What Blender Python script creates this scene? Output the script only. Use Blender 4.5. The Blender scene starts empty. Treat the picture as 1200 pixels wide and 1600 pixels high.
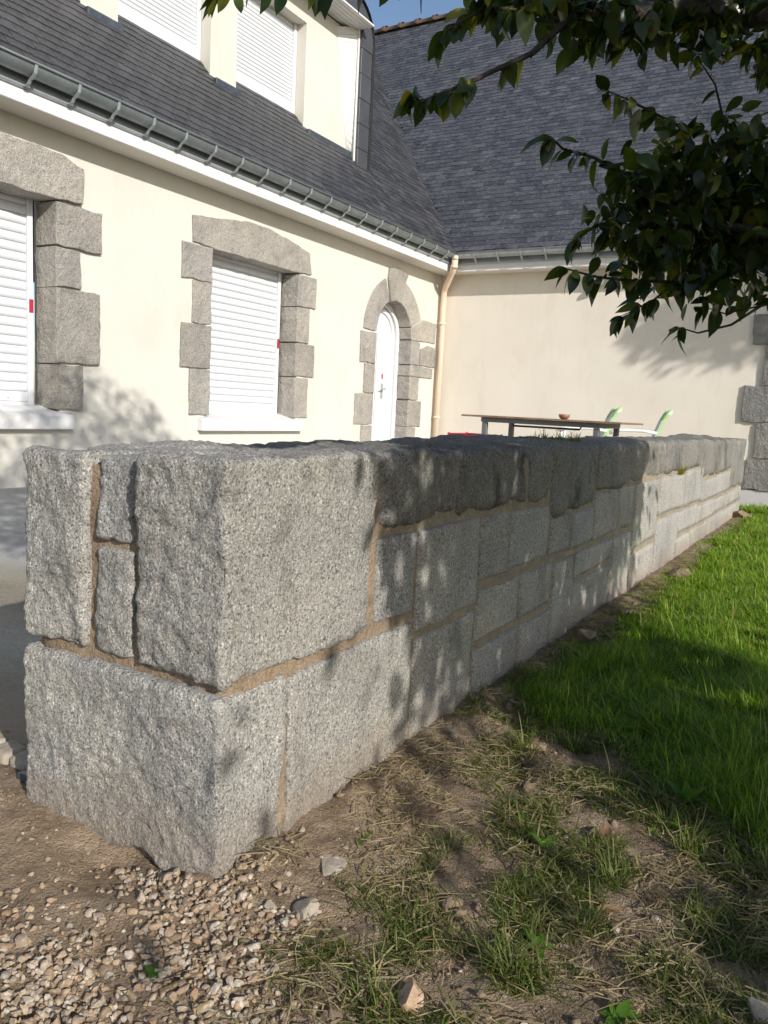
import bpy, bmesh, math, random
import numpy as np
from mathutils import Vector, Matrix, Quaternion

rng = np.random.default_rng(7)
random.seed(7)
scene = bpy.context.scene
COL = scene.collection

# ------------------------------------------------------------------ camera
cam_d = bpy.data.cameras.new("camera")
cam = bpy.data.objects.new("camera", cam_d)
COL.objects.link(cam)
yaw, pitch, roll = 0.5281525, -0.1308683, 0.05167718
F = Vector((math.cos(pitch)*math.cos(yaw), math.cos(pitch)*math.sin(yaw), math.sin(pitch)))
r0 = F.cross(Vector((0, 0, 1))).normalized(); u0 = r0.cross(F)
Rv = math.cos(roll)*r0 + math.sin(roll)*u0
Uv = -math.sin(roll)*r0 + math.cos(roll)*u0
m = Matrix((Rv, Uv, -F)).transposed().to_4x4()
m.translation = Vector((0, 0, 0.74))
cam.matrix_world = m
cam_d.sensor_fit = 'VERTICAL'
cam_d.sensor_height = 24.0
cam_d.lens = 1238.05/1600*24.0
cam_d.clip_start = 0.02
cam_d.clip_end = 2000
scene.camera = cam

# ------------------------------------------------------------------ sky, sun, exposure
LD = Vector((0.92, 1.88, -1.0)).normalized()          # direction the sunlight travels
elev = math.asin(-LD.z)
w = bpy.data.worlds.new("World"); scene.world = w; w.use_nodes = True
nt = w.node_tree; nt.nodes.clear()
sky = nt.nodes.new('ShaderNodeTexSky'); sky.sky_type = 'NISHITA'; sky.sun_disc = False
sky.sun_elevation = elev
sky.sun_rotation = math.atan2(-LD.x, -LD.y)
sky.air_density = 1.0; sky.dust_density = 1.1; sky.ozone_density = 1.6
bg = nt.nodes.new('ShaderNodeBackground'); bg.inputs['Strength'].default_value = 0.115
wo = nt.nodes.new('ShaderNodeOutputWorld')
nt.links.new(sky.outputs[0], bg.inputs['Color']); nt.links.new(bg.outputs[0], wo.inputs['Surface'])
sd = bpy.data.lights.new("sun", 'SUN'); sd.energy = 3.9; sd.angle = math.radians(0.55); sd.color = (1.0, 0.95, 0.875)
sun = bpy.data.objects.new("sun", sd); COL.objects.link(sun)
sun.rotation_euler = (-LD).to_track_quat('Z', 'Y').to_euler(); sun.location = (-5, -10, 8)
vs = scene.view_settings
vs.view_transform = 'Standard'; vs.look = 'None'; vs.exposure = 0.30; vs.gamma = 1.0; vs.use_curve_mapping = False

# ------------------------------------------------------------------ noise
_perm = np.random.default_rng(3).permutation(256); _perm = np.concatenate([_perm, _perm, _perm])
_grad = np.random.default_rng(4).normal(size=(256, 3)); _grad /= np.linalg.norm(_grad, axis=1)[:, None]
def pnoise(P):
    P = np.asarray(P, float); I = np.floor(P).astype(int); f = P - I; I &= 255
    u = f*f*f*(f*(f*6-15)+10)
    out = 0
    for dx in (0, 1):
        wx = u[:, 0] if dx else 1-u[:, 0]
        for dy in (0, 1):
            wy = u[:, 1] if dy else 1-u[:, 1]
            for dz in (0, 1):
                wz = u[:, 2] if dz else 1-u[:, 2]
                h = _perm[_perm[_perm[(I[:, 0]+dx) & 255]+((I[:, 1]+dy) & 255)]+((I[:, 2]+dz) & 255)]
                d = np.stack([f[:, 0]-dx, f[:, 1]-dy, f[:, 2]-dz], 1)
                out = out + wx*wy*wz*np.sum(_grad[h]*d, 1)
    return out*1.6
def fbm(P, sc, oct=3):
    P = np.asarray(P, float)*sc; a = 1.0; o = 0
    for k in range(oct):
        o = o + a*pnoise(P+17.3*k); P = P*2.03; a *= 0.5
    return o
def ridged(P, sc, oct=3):
    P = np.asarray(P, float)*sc; a = 1.0; o = 0
    for k in range(oct):
        o = o + a*(0.5-np.abs(pnoise(P+9.1*k))*1.4); P = P*2.1; a *= 0.5
    return o

# ------------------------------------------------------------------ object helpers
BASE = {}
def link(name, data, parent=None):
    o = bpy.data.objects.new(name, data); COL.objects.link(o)
    if parent is not None:
        o.parent = parent; BASE[o.name] = BASE[parent.name]
    return o
def props(o, label=None, cat=None, group=None, kind=None):
    if label: o["label"] = label
    if cat: o["category"] = cat
    if group: o["group"] = group
    if kind: o["kind"] = kind
    return o
def thing(name, label, cat, base=(0, 0, 0), group=None):
    o = bpy.data.objects.new(name, None); COL.objects.link(o)
    o.location = base; o.empty_display_size = 0.1
    BASE[o.name] = np.array(base, float)
    return props(o, label, cat, group)
def mesh_np(name, V, Q=None, T=None, mat=None, smooth=False):
    """fast mesh from numpy arrays of quads and triangles"""
    me = bpy.data.meshes.new(name)
    V = np.asarray(V, np.float32)
    loops = []; starts = []; n = 0
    nq = 0 if Q is None else len(Q); ntr = 0 if T is None else len(T)
    if nq: loops.append(np.asarray(Q).reshape(-1))
    if ntr: loops.append(np.asarray(T).reshape(-1))
    loops = np.concatenate(loops).astype(np.int32)
    st = np.concatenate([np.arange(nq)*4, nq*4+np.arange(ntr)*3]).astype(np.int32)
    me.vertices.add(len(V)); me.vertices.foreach_set('co', V.reshape(-1))
    me.loops.add(len(loops)); me.loops.foreach_set('vertex_index', loops)
    me.polygons.add(nq+ntr); me.polygons.foreach_set('loop_start', st)
    me.update(calc_edges=True); me.validate()
    me.polygons.foreach_set('use_smooth', np.full(len(me.polygons), bool(smooth)))
    if mat: me.materials.append(mat)
    return me
def obj_np(name, V, Q=None, T=None, mat=None, parent=None, smooth=False, base=None):
    b = np.zeros(3) if parent is None else BASE[parent.name]
    if parent is None and base is not None: b = np.array(base, float)
    o = link(name, mesh_np(name, np.asarray(V, float)-b, Q, T, mat, smooth), parent)
    if parent is None:
        o.location = b; BASE[o.name] = b
    return o
def obj_bm(name, bm, mat, parent=None, smooth=False, base=None):
    b = np.zeros(3) if parent is None else BASE[parent.name]
    if parent is None and base is not None: b = np.array(base, float)
    bmesh.ops.translate(bm, verts=bm.verts, vec=Vector(-b))
    bmesh.ops.recalc_face_normals(bm, faces=bm.faces)
    me = bpy.data.meshes.new(name); bm.to_mesh(me); bm.free()
    me.materials.append(mat)
    if smooth: me.polygons.foreach_set('use_smooth', np.ones(len(me.polygons), bool))
    o = link(name, me, parent)
    if parent is None:
        o.location = b; BASE[o.name] = b
    return o
def add_box(bm, x0, x1, y0, y1, z0, z1, bev=0.0, seg=1):
    r = bmesh.ops.create_cube(bm, size=1.0)
    for v in r['verts']:
        v.co = Vector(((x0+x1)/2+v.co.x*(x1-x0), (y0+y1)/2+v.co.y*(y1-y0), (z0+z1)/2+v.co.z*(z1-z0)))
    if bev > 0:
        es = list({e for v in r['verts'] for e in v.link_edges})
        bmesh.ops.bevel(bm, geom=es, offset=bev, segments=seg, affect='EDGES', profile=0.5)
def box(name, x0, x1, y0, y1, z0, z1, mat, parent=None, bev=0.003, base=None):
    bm = bmesh.new(); add_box(bm, x0, x1, y0, y1, z0, z1, bev)
    return obj_bm(name, bm, mat, parent, base=base)
def tube_data(pts, rads, seg=8, cap=True):
    pts = [Vector(p) for p in pts]; V = []; Q = []
    n = len(pts); prev = None
    for i, p in enumerate(pts):
        t = (pts[min(i+1, n-1)]-pts[max(i-1, 0)]).normalized()
        if prev is None:
            a = Vector((0, 0, 1)) if abs(t.z) < .9 else Vector((1, 0, 0))
            e = t.cross(a).normalized()
        else:
            e = (prev-t*prev.dot(t)).normalized()
        prev = e; g = t.cross(e)
        for k in range(seg):
            an = 2*math.pi*k/seg
            V.append(p+(e*math.cos(an)+g*math.sin(an))*rads[i])
    for i in range(n-1):
        for k in range(seg):
            k2 = (k+1) % seg
            Q.append((i*seg+k, i*seg+k2, (i+1)*seg+k2, (i+1)*seg+k))
    T = []
    if cap:
        for i, s in ((0, -1), (n-1, 1)):
            c = len(V); V.append(pts[i])
            for k in range(seg):
                k2 = (k+1) % seg
                T.append((c, i*seg+k, i*seg+k2) if s > 0 else (c, i*seg+k2, i*seg+k))
    return [tuple(v) for v in V], Q, T
def tube(name, pts, rads, mat, parent=None, seg=8, base=None):
    if not hasattr(rads, '__len__'): rads = [rads]*len(pts)
    V, Q, T = tube_data(pts, rads, seg)
    return obj_np(name, V, Q, T, mat, parent, True, base)
def joined(datas):
    V = []; Q = []; T = []; n = 0
    for v, q, t in datas:
        V += list(v); Q += [tuple(i+n for i in f) for f in q]; T += [tuple(i+n for i in f) for f in t]; n += len(v)
    return V, Q, T
def prism(name, outline, axis, a, b, mat, parent, bev=0.006, jitter=0.0, sub=0.06, seed=0, base=None, rough=0.0):
    """polygon outline in (u,z); axis 'y': u=x extruded y a..b ; axis 'x': u=y extruded x a..b. front side is a"""
    pts = []
    n = len(outline)
    for i in range(n):
        p = np.array(outline[i]); q = np.array(outline[(i+1) % n]); L = np.linalg.norm(q-p)
        k = max(1, int(L/sub)) if jitter > 0 else 1
        for j in range(k): pts.append(p+(q-p)*j/k)
    pts = np.array(pts)
    if jitter > 0:
        P3 = np.stack([pts[:, 0]*9, pts[:, 1]*9, np.full(len(pts), seed*3.7)], 1)
        pts = pts+np.stack([pnoise(P3), pnoise(P3+55.5)], 1)*jitter
    bm = bmesh.new()
    def mk(u, z, d): return (u, d, z) if axis == 'y' else (d, u, z)
    fv = [bm.verts.new(mk(u, z, a)) for u, z in pts]
    bv = [bm.verts.new(mk(u, z, b)) for u, z in pts]
    ff = bm.faces.new(fv); bm.faces.new(bv[::-1])
    for i in range(len(pts)):
        j = (i+1) % len(pts); bm.faces.new((fv[i], bv[i], bv[j], fv[j]))
    if bev > 0:
        bmesh.ops.recalc_face_normals(bm, faces=bm.faces)
        es = list(ff.edges)
        bmesh.ops.bevel(bm, geom=es, offset=bev, segments=2, affect='EDGES', profile=0.5)
    if rough > 0:
        big = max(bm.faces, key=lambda f: f.calc_area() if abs(f.calc_center_median()[1 if axis == 'y' else 0]-a) < 1e-4 else 0)
        r = bmesh.ops.poke(bm, faces=[big])
    return obj_bm(name, bm, mat, parent, base=base)
def holed(name, outer, holes, axis, a, b, mat, parent):
    """panel with holes; outline in (u,z), extruded between a and b"""
    bm = bmesh.new()
    def mk(u, z): return (u, a, z) if axis == 'y' else (a, u, z)
    es = []
    for loop in [outer]+holes:
        vs_ = [bm.verts.new(mk(*p)) for p in loop]
        for i in range(len(vs_)): es.append(bm.edges.new((vs_[i], vs_[(i+1) % len(vs_)])))
    bmesh.ops.triangle_fill(bm, edges=es, use_beauty=True)
    r = bmesh.ops.extrude_face_region(bm, geom=list(bm.faces))
    d = Vector((0, b-a, 0)) if axis == 'y' else Vector((b-a, 0, 0))
    bmesh.ops.translate(bm, verts=[g for g in r['geom'] if isinstance(g, bmesh.types.BMVert)], vec=d)
    return obj_bm(name, bm, mat, parent)

# ------------------------------------------------------------------ materials
class NT:
    def __init__(s, name):
        s.m = bpy.data.materials.new(name); s.m.use_nodes = True; s.t = s.m.node_tree; s.t.nodes.clear()
        s.out = s.n('ShaderNodeOutputMaterial'); s.p = s.n('ShaderNodeBsdfPrincipled')
        s.l(s.p.outputs[0], s.out.inputs['Surface'])
        s.co = s.n('ShaderNodeTexCoord').outputs['Object']
    def n(s, typ, **k):
        o = s.t.nodes.new(typ)
        for a, v in k.items(): setattr(o, a, v)
        return o
    def l(s, a, b): s.t.links.new(a, b)
    def noise(s, scale, detail=2, rough=.5, co=None, dist=0.0, mp=None):
        o = s.n('ShaderNodeTexNoise'); o.inputs['Scale'].default_value = scale
        o.inputs['Detail'].default_value = detail; o.inputs['Roughness'].default_value = rough
        o.inputs['Distortion'].default_value = dist
        s.l(co or s.co, o.inputs['Vector']); return o.outputs['Fac']
    def vor(s, scale, feature='F1', out='Distance', co=None):
        o = s.n('ShaderNodeTexVoronoi', feature=feature); o.inputs['Scale'].default_value = scale
        s.l(co or s.co, o.inputs['Vector']); return o.outputs[out]
    def mapped(s, sc=(1, 1, 1), rot=(0, 0, 0)):
        o = s.n('ShaderNodeMapping'); o.inputs['Scale'].default_value = sc; o.inputs['Rotation'].default_value = rot
        s.l(s.co, o.inputs['Vector']); return o.outputs[0]
    def ramp(s, fac, stops, interp='LINEAR'):
        o = s.n('ShaderNodeValToRGB'); cr = o.color_ramp; cr.interpolation = interp
        while len(cr.elements) < len(stops): cr.elements.new(0.5)
        for e, (p, c) in zip(cr.elements, stops):
            e.position = p; e.color = (*c, 1) if len(c) == 3 else c
        s.l(fac, o.inputs[0]); return o.outputs[0]
    def sstep(s, fac, a, b):
        o = s.n('ShaderNodeMapRange', interpolation_type='SMOOTHSTEP')
        o.inputs[1].default_value = a; o.inputs[2].default_value = b
        s.l(fac, o.inputs[0]); return o.outputs[0]
    def mix(s, fac, a, b, mode='MIX'):
        o = s.n('ShaderNodeMix', data_type='RGBA', blend_type=mode)
        for sock, v in ((o.inputs[0], fac), (o.inputs[6], a), (o.inputs[7], b)):
            if hasattr(v, 'is_output'): s.l(v, sock)
            elif isinstance(v, (int, float)): sock.default_value = v
            else: sock.default_value = (*v, 1)
        return o.outputs[2]
    def math(s, op, a, b=0.0, c=None):
        o = s.n('ShaderNodeMath', operation=op)
        for i, v in enumerate((a, b) if c is None else (a, b, c)):
            if hasattr(v, 'is_output'): s.l(v, o.inputs[i])
            else: o.inputs[i].default_value = v
        return o.outputs[0]
    def sep(s, v):
        o = s.n('ShaderNodeSeparateXYZ'); s.l(v, o.inputs[0]); return o.outputs
    def bump(s, h, strength=.5, dist=.005, normal=None):
        o = s.n('ShaderNodeBump'); o.inputs['Strength'].default_value = strength; o.inputs['Distance'].default_value = dist
        s.l(h, o.inputs['Height'])
        if normal: s.l(normal, o.inputs['Normal'])
        s.l(o.outputs[0], s.p.inputs['Normal']); return o.outputs[0]
    def set(s, color=None, rough=.8, metal=0.0, spec=.5):
        if color is not None:
            if hasattr(color, 'is_output'): s.l(color, s.p.inputs['Base Color'])
            else: s.p.inputs['Base Color'].default_value = (*color, 1)
        if hasattr(rough, 'is_output'): s.l(rough, s.p.inputs['Roughness'])
        else: s.p.inputs['Roughness'].default_value = rough
        s.p.inputs['Metallic'].default_value = metal
        s.p.inputs['Specular IOR Level'].default_value = spec
        return s.m
    def rnd(s):
        """0..1, different for each loose piece and for each object"""
        a = s.n('ShaderNodeNewGeometry').outputs['Random Per Island']; b = s.n('ShaderNodeObjectInfo').outputs['Random']
        return s.math('FRACT', s.math('ADD', a, b))

def granite(name, white, mid, dark, sc=190, soil=True, moss=.5, relief=0.0):
    k = NT(name)
    n1 = k.noise(sc, 2, .6); n2 = k.noise(sc*.55, 3, .65, k.mapped((1, 1.1, .9), (.5, .2, .9)))
    c = k.ramp(n1, [(.30, dark), (.43, mid), (.56, mid), (.68, white)])
    c2 = k.ramp(n2, [(.32, (.35, .35, .36)), (.45, (.92, .92, .92)), (.6, (1.0, .99, .96)), (.72, (1.35, 1.33, 1.28))])
    c = k.mix(1.0, c, c2, 'MULTIPLY')
    # cloudy tone, iron tint and lichen
    big = k.noise(3.2, 4, .6); c = k.mix(1.0, c, k.ramp(big, [(.3, (.80, .80, .81)), (.52, (1, 1, 1)), (.72, (1.12, 1.10, 1.05))]), 'MULTIPLY')
    iron = k.sstep(k.noise(6.0, 5, .7, k.mapped((1, 1, 1), (1, 2, 3))), .58, .74)
    c = k.mix(k.math('MULTIPLY', iron, .35), c, (.24, .17, .12))
    if moss:
        mo = k.sstep(k.noise(5.0, 5, .68, k.mapped((1, 1, .6), (2, 1, 0))), .50, .66)
        ob = k.n('ShaderNodeObjectInfo').outputs['Random']
        mo = k.math('MULTIPLY', mo, k.math('ADD', .35, k.math('MULTIPLY', k.math('FRACT', k.math('MULTIPLY', ob, 7.3)), 1.1)))
        c = k.mix(k.math('MINIMUM', k.math('MULTIPLY', mo, .62*moss), .9), c, (.085, .082, .074))
        run = k.sstep(k.noise(9.0, 5, .7, k.mapped((2.6, 2.6, .35), (0, 0, .4))), .54, .70)
        c = k.mix(k.math('MULTIPLY', run, .38*min(1, moss)), c, (.13, .125, .112))
        li = k.sstep(k.noise(22, 3, .6), .66, .72)
        c = k.mix(k.math('MULTIPLY', li, .5), c, (.46, .45, .36))
    if soil:
        z = k.sep(k.co)[2]
        zz = k.math('ADD', z, k.math('MULTIPLY', k.noise(7, 4), -.16))
        so = k.math('SUBTRACT', 1.0, k.sstep(zz, -.09, .05))
        c = k.mix(k.math('MULTIPLY', so, .5), c, (.30, .22, .15))
    orn = k.n('ShaderNodeObjectInfo').outputs['Random']
    c = k.mix(1.0, c, k.ramp(orn, [(0, (.82, .815, .80)), (.35, (1.03, 1.01, .97)), (.7, (.93, .935, .94)), (1, (1.09, 1.07, 1.02))]), 'MULTIPLY')
    h = k.math('ADD', k.math('MULTIPLY', k.noise(sc*.6, 4, .7), .8), k.math('MULTIPLY', k.noise(46, 6, .75, k.mapped((1.5, 1, .7), (.4, .5, .2))), 2.4))
    if relief: h = k.math('ADD', h, k.math('MULTIPLY', k.noise(13, 4, .6, k.mapped((1, 1, 1), (.3, .8, .1))), relief))
    k.bump(h, .9, .006)
    return k.set(c, .82, spec=.35)

M = {}
M['granite'] = granite('granite_wall', (.88, .86, .815), (.465, .452, .428), (.085, .084, .085), 285)
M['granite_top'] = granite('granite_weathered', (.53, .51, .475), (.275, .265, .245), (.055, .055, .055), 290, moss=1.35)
M['granite_house'] = granite('granite_dressed', (.62, .595, .555), (.40, .38, .352), (.15, .145, .14), 190, soil=False, moss=.3, relief=6.0)
M['granite_quoin'] = granite('granite_quoin', (.50, .49, .47), (.26, .255, .25), (.06, .06, .065), 190, soil=False, moss=.4, relief=6.0)

k = NT('mortar')
c = k.ramp(k.noise(14, 4, .6), [(.3, (.24, .178, .122)), (.6, (.335, .255, .178)), (.8, (.41, .325, .235))])
x = k.sep(k.co)[0]
old = k.sstep(x, .35, .7)
c = k.mix(k.math('MULTIPLY', old, .75), c, k.ramp(k.noise(20, 4, .6), [(.3, (.26, .23, .18)), (.7, (.41, .365, .29))]))
c = k.mix(1.0, c, k.ramp(k.noise(210, 3, .7), [(.3, (.62, .6, .58)), (.5, (1, 1, 1)), (.72, (1.3, 1.28, 1.22))]), 'MULTIPLY')
k.bump(k.math('ADD', k.noise(240, 3, .7), k.math('MULTIPLY', k.noise(40, 4, .7), 2.0)), .9, .005); M['mortar'] = k.set(c, .95, spec=.2)

def render_mat(name, col):
    k = NT(name)
    big = k.noise(1.1, 4, .6)
    c = k.mix(1.0, col, k.ramp(big, [(.3, (.95, .94, .93)), (.6, (1, 1, 1)), (.8, (1.02, 1.02, 1.01))]), 'MULTIPLY')
    st = k.noise(3.2, 5, .7, k.mapped((1, 1, .35)))
    c = k.mix(1.0, c, k.ramp(st, [(.34, (.95, .945, .93)), (.5, (1, 1, 1))]), 'MULTIPLY')
    c = k.mix(k.math('MULTIPLY', k.sstep(k.noise(140, 2, .5), .56, .7), .12), c, (.55, .5, .42))
    k.bump(k.noise(230, 3, .65), .45, .004)
    return k.set(c, .92, spec=.2)
M['cream'] = render_mat('cream_render', (.63, .61, .55))
M['cream_gable'] = render_mat('cream_render_gable', (.755, .705, .62))
M['plinth'] = render_mat('grey_plinth', (.55, .55, .55))
k = NT('white_paint'); c = k.mix(1.0, (.69, .685, .675), k.ramp(k.noise(7, 5, .7), [(.3, (.93, .925, .91)), (.55, (1, 1, 1))]), 'MULTIPLY')
k.bump(k.noise(60, 3), .15, .002); M['white_paint'] = k.set(c, .6)
k = NT('soffit_paint'); c = k.mix(k.noise(5, 4), (.66, .625, .55), (.71, .68, .61)); M['soffit'] = k.set(c, .8)
k = NT('white_pvc'); c = k.mix(k.noise(4, 3), (.63, .645, .67), (.68, .695, .72)); M['pvc'] = k.set(c, .35, spec=.5)
k = NT('red_label'); M['red'] = k.set((.42, .02, .04), .5)
k = NT('dark_glass'); M['glass'] = k.set((.03, .035, .045), .06, spec=.8)

def slate_mat(name, a, b, lich, flk=(1, 1, 1)):
    k = NT(name); r = k.rnd()
    c = k.ramp(r, [(0, a), (.45, [(p+q)/2 for p, q in zip(a, b)]), (.85, b), (1, [q*1.22 for q in b])])
    fl = k.sstep(k.noise(22, 6, .8, k.mapped(flk)), .55, .62)
    c = k.mix(k.math('MULTIPLY', fl, lich), c, (.27, .285, .31))
    n = k.noise(9, 5, .7)
    c = k.mix(1.0, c, k.ramp(n, [(.3, (.75, .75, .76)), (.6, (1.05, 1.05, 1.05)), (.8, (1.3, 1.3, 1.3))]), 'MULTIPLY')
    sp = k.sstep(k.noise(38, 4, .7), .60, .68)
    c = k.mix(k.math('MULTIPLY', sp, lich), c, (.33, .33, .32))
    sp2 = k.sstep(k.noise(75, 2, .5), .72, .75)
    c = k.mix(k.math('MULTIPLY', sp2, .8), c, (.5, .5, .48))
    k.bump(k.noise(45, 4, .7), .5, .004)
    ro = k.math('ADD', k.math('MULTIPLY', k.rnd(), .15), .42)
    return k.set(c, ro, spec=.5)
M['slate'] = slate_mat('slate', (.030, .031, .035), (.060, .061, .066), .22, (.6, 2.2, 2.2))
M['slate_old'] = slate_mat('slate_weathered', (.044, .047, .057), (.076, .080, .092), .62, (2.2, .7, 2.2))
k = NT('slate_edge'); M['slate_band'] = k.set(k.mix(k.noise(5, 4), (.045, .048, .054), (.085, .09, .1)), .4)
k = NT('zinc'); c = k.ramp(k.noise(6, 5, .7), [(.3, (.17, .20, .205)), (.7, (.27, .30, .305))]); M['zinc'] = k.set(c, .45, .55)
k = NT('zinc_pale'); c = k.ramp(k.noise(9, 4, .7), [(.3, (.30, .33, .35)), (.7, (.42, .45, .46))]); M['zinc_pale'] = k.set(c, .5, .35)
k = NT('lead'); c = k.ramp(k.noise(14, 4, .7), [(.3, (.045, .055, .07)), (.7, (.10, .115, .135))]); M['lead'] = k.set(c, .45, .2)
k = NT('pipe_plastic'); c = k.mix(k.noise(3, 4), (.70, .53, .40), (.76, .60, .47)); M['pipe'] = k.set(c, .5)
k = NT('terracotta'); c = k.ramp(k.noise(6, 5, .7), [(.3, (.13, .085, .065)), (.7, (.27, .16, .11))]); M['terracotta'] = k.set(c, .9)
k = NT('concrete')
c = k.ramp(k.noise(1.6, 6, .65, k.mapped((1, .45, 1))), [(.3, (.235, .205, .15)), (.5, (.33, .295, .225)), (.7, (.42, .39, .325))])
c = k.mix(1.0, c, k.ramp(k.noise(90, 3, .7), [(.3, (.75, .75, .74)), (.6, (1.05, 1.05, 1.05))]), 'MULTIPLY')
far = k.sstep(k.math('ADD', k.sep(k.co)[1], k.math('MULTIPLY', k.noise(1.4, 3), 1.2)), 3.0, 3.9)
c = k.mix(k.math('MULTIPLY', far, .6), c, (.42, .43, .44))
edge = k.math('SUBTRACT', 1, k.sstep(k.sep(k.co)[0], 1.0, 1.35))
c = k.mix(k.math('MULTIPLY', edge, .5), c, (.32, .23, .15))
k.bump(k.noise(120, 4, .7, k.mapped((1, .3, 1))), .5, .004); M['concrete'] = k.set(c, .85, spec=.3)

# ground: soil type attribute chosen per vertex (0 bare loam, 1 turf soil)
k = NT('ground_soil')
att = k.n('ShaderNodeAttribute', attribute_name='turf').outputs['Fac']
loam = k.ramp(k.noise(11, 6, .7), [(.28, (.24, .172, .115)), (.5, (.395, .295, .203)), (.72, (.50, .39, .28))])
loam = k.mix(1.0, loam, k.ramp(k.noise(130, 4, .7), [(.3, (.68, .67, .66)), (.55, (1, 1, 1)), (.75, (1.25, 1.23, 1.2))]), 'MULTIPLY')
dk = k.sstep(k.noise(4.2, 4, .65, k.mapped((1, 1, 1), (0, 0, 1))), .5, .68)
loam = k.mix(k.math('MULTIPLY', dk, .45), loam, (.10, .068, .044))
turf = k.ramp(k.noise(24, 5, .7), [(.3, (.035, .038, .014)), (.6, (.075, .08, .03)), (.8, (.12, .105, .055))])
c = k.mix(att, loam, turf)
k.bump(k.math('ADD', k.math('MULTIPLY', k.noise(60, 5, .7), 1.0), k.math('MULTIPLY', k.noise(240, 3, .6), .35)), 1.0, .016)
M['ground'] = k.set(c, .95, spec=.15)

k = NT('pebble'); r = k.rnd()
c = k.ramp(r, [(0, (.48, .40, .30)), (.16, (.38, .255, .15)), (.3, (.55, .48, .385)), (.46, (.33, .225, .14)), (.6, (.49, .39, .28)), (.74, (.33, .27, .21)), (.87, (.54, .485, .41)), (1, (.36, .24, .15))])
c = k.mix(1.0, c, k.ramp(k.noise(160, 4, .7), [(.3, (.72, .7, .68)), (.6, (1, 1, 1)), (.8, (1.15, 1.15, 1.15))]), 'MULTIPLY')
c = k.mix(k.math('MULTIPLY', k.sstep(k.noise(35, 4, .7), .45, .62), .6), c, (.25, .18, .118))
k.bump(k.noise(240, 3, .7), .4, .002); M['pebble'] = k.set(c, .75, spec=.35)
k = NT('rock_warm'); c = k.ramp(k.noise(22, 5, .7), [(.3, (.34, .21, .13)), (.55, (.50, .35, .23)), (.75, (.56, .48, .38))])
k.bump(k.noise(70, 4, .7), .6, .006); M['rock'] = k.set(c, .85)
k = NT('rock_pale'); c = k.ramp(k.noise(22, 5, .7), [(.3, (.27, .22, .165)), (.55, (.38, .33, .265)), (.8, (.46, .42, .36))])
k.bump(k.noise(70, 4, .7), .6, .006); M['rock_pale'] = k.set(c, .85)
k = NT('clod'); c = k.ramp(k.noise(26, 5, .7), [(.3, (.13, .09, .06)), (.7, (.32, .235, .155))])
k.bump(k.noise(120, 4, .7), .8, .006); M['clod'] = k.set(c, .95)

def leafy(name, stops, rough=.5, trans=.35, spec=.35, midrib=False, tmul=(1.3, 1.5, .6)):
    k = NT(name); r = k.rnd()
    c = k.ramp(r, stops)
    c = k.mix(1.0, c, k.ramp(k.noise(30, 3, .6), [(.3, (.8, .8, .8)), (.7, (1.1, 1.1, 1.1))]), 'MULTIPLY')
    k.set(c, rough, spec=spec)
    tr = k.n('ShaderNodeBsdfTranslucent'); k.l(k.mix(1.0, c, tmul, 'MULTIPLY'), tr.inputs[0])
    mx = k.n('ShaderNodeMixShader'); mx.inputs[0].default_value = trans
    k.l(k.p.outputs[0], mx.inputs[1]); k.l(tr.outputs[0], mx.inputs[2]); k.l(mx.outputs[0], k.out.inputs['Surface'])
    return k.m
M['grass'] = leafy('grass_blade', [(0, (.07, .15, .012)), (.35, (.165, .30, .014)), (.7, (.25, .385, .024)), (.88, (.34, .40, .06)), (1, (.46, .38, .16))], .5, .42)
M['grass_dull'] = leafy('grass_sparse', [(0, (.06, .10, .012)), (.4, (.11, .16, .025)), (.7, (.19, .20, .06)), (1, (.32, .27, .13))], .6, .35)
M['straw'] = leafy('dry_grass', [(0, (.18, .135, .06)), (.5, (.32, .255, .13)), (1, (.46, .39, .23))], .7, .2, tmul=(1, 1, 1))
M['leaf'] = leafy('camellia_leaf', [(0, (.020, .036, .010)), (.4, (.036, .062, .014)), (.72, (.062, .090, .018)), (.92, (.12, .145, .026)), (1, (.24, .20, .03))], .30, .38, .5, tmul=(1.6, 1.7, .5))
M['weed'] = leafy('weed_leaf', [(0, (.08, .19, .02)), (1, (.14, .26, .03))], .5, .4)
M['dead_leaf'] = leafy('dead_leaf', [(0, (.22, .11, .06)), (1, (.30, .18, .10))], .7, .15, tmul=(1, 1, 1))
M['moss'] = leafy('yellow_tuft', [(0, (.25, .26, .04)), (1, (.40, .38, .08))], .7, .3, tmul=(1, 1, 1))
k = NT('bark'); c = k.ramp(k.noise(25, 5, .7), [(.3, (.05, .042, .034)), (.6, (.12, .10, .08)), (.8, (.2, .18, .15))])
c = k.mix(k.sstep(k.noise(30, 3, .7, k.mapped((1, 1, 1), (1, 0, 2))), .55, .66), c, (.24, .25, .21))
k.bump(k.noise(80, 4, .7), .7, .008); M['bark'] = k.set(c, .9)
k = NT('twig'); M['twig'] = k.set(k.mix(k.noise(40, 3), (.03, .024, .018), (.075, .058, .04)), .8)
k = NT('table_wood'); c = k.ramp(k.noise(14, 4, .6, k.mapped((8, .6, 4))), [(.3, (.16, .10, .06)), (.7, (.30, .20, .12))]); M['wood'] = k.set(c, .6)
k = NT('table_metal'); M['metal'] = k.set((.16, .165, .175), .45, .3)
k = NT('black_metal'); M['black'] = k.set((.02, .02, .022), .5)
k = NT('chair_white'); M['chair_white'] = k.set((.78, .80, .76), .4)
k = NT('chair_mesh'); c = k.mix(k.noise(200, 2), (.30, .52, .20), (.40, .62, .28)); M['chair_mesh'] = k.set(c, .6)
k = NT('chair_sling'); M['sling'] = k.set(k.mix(k.noise(200, 2), (.50, .56, .46), (.58, .63, .54)), .7)
k = NT('red_plastic'); M['red_plastic'] = k.set((.55, .04, .06), .4)
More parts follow.
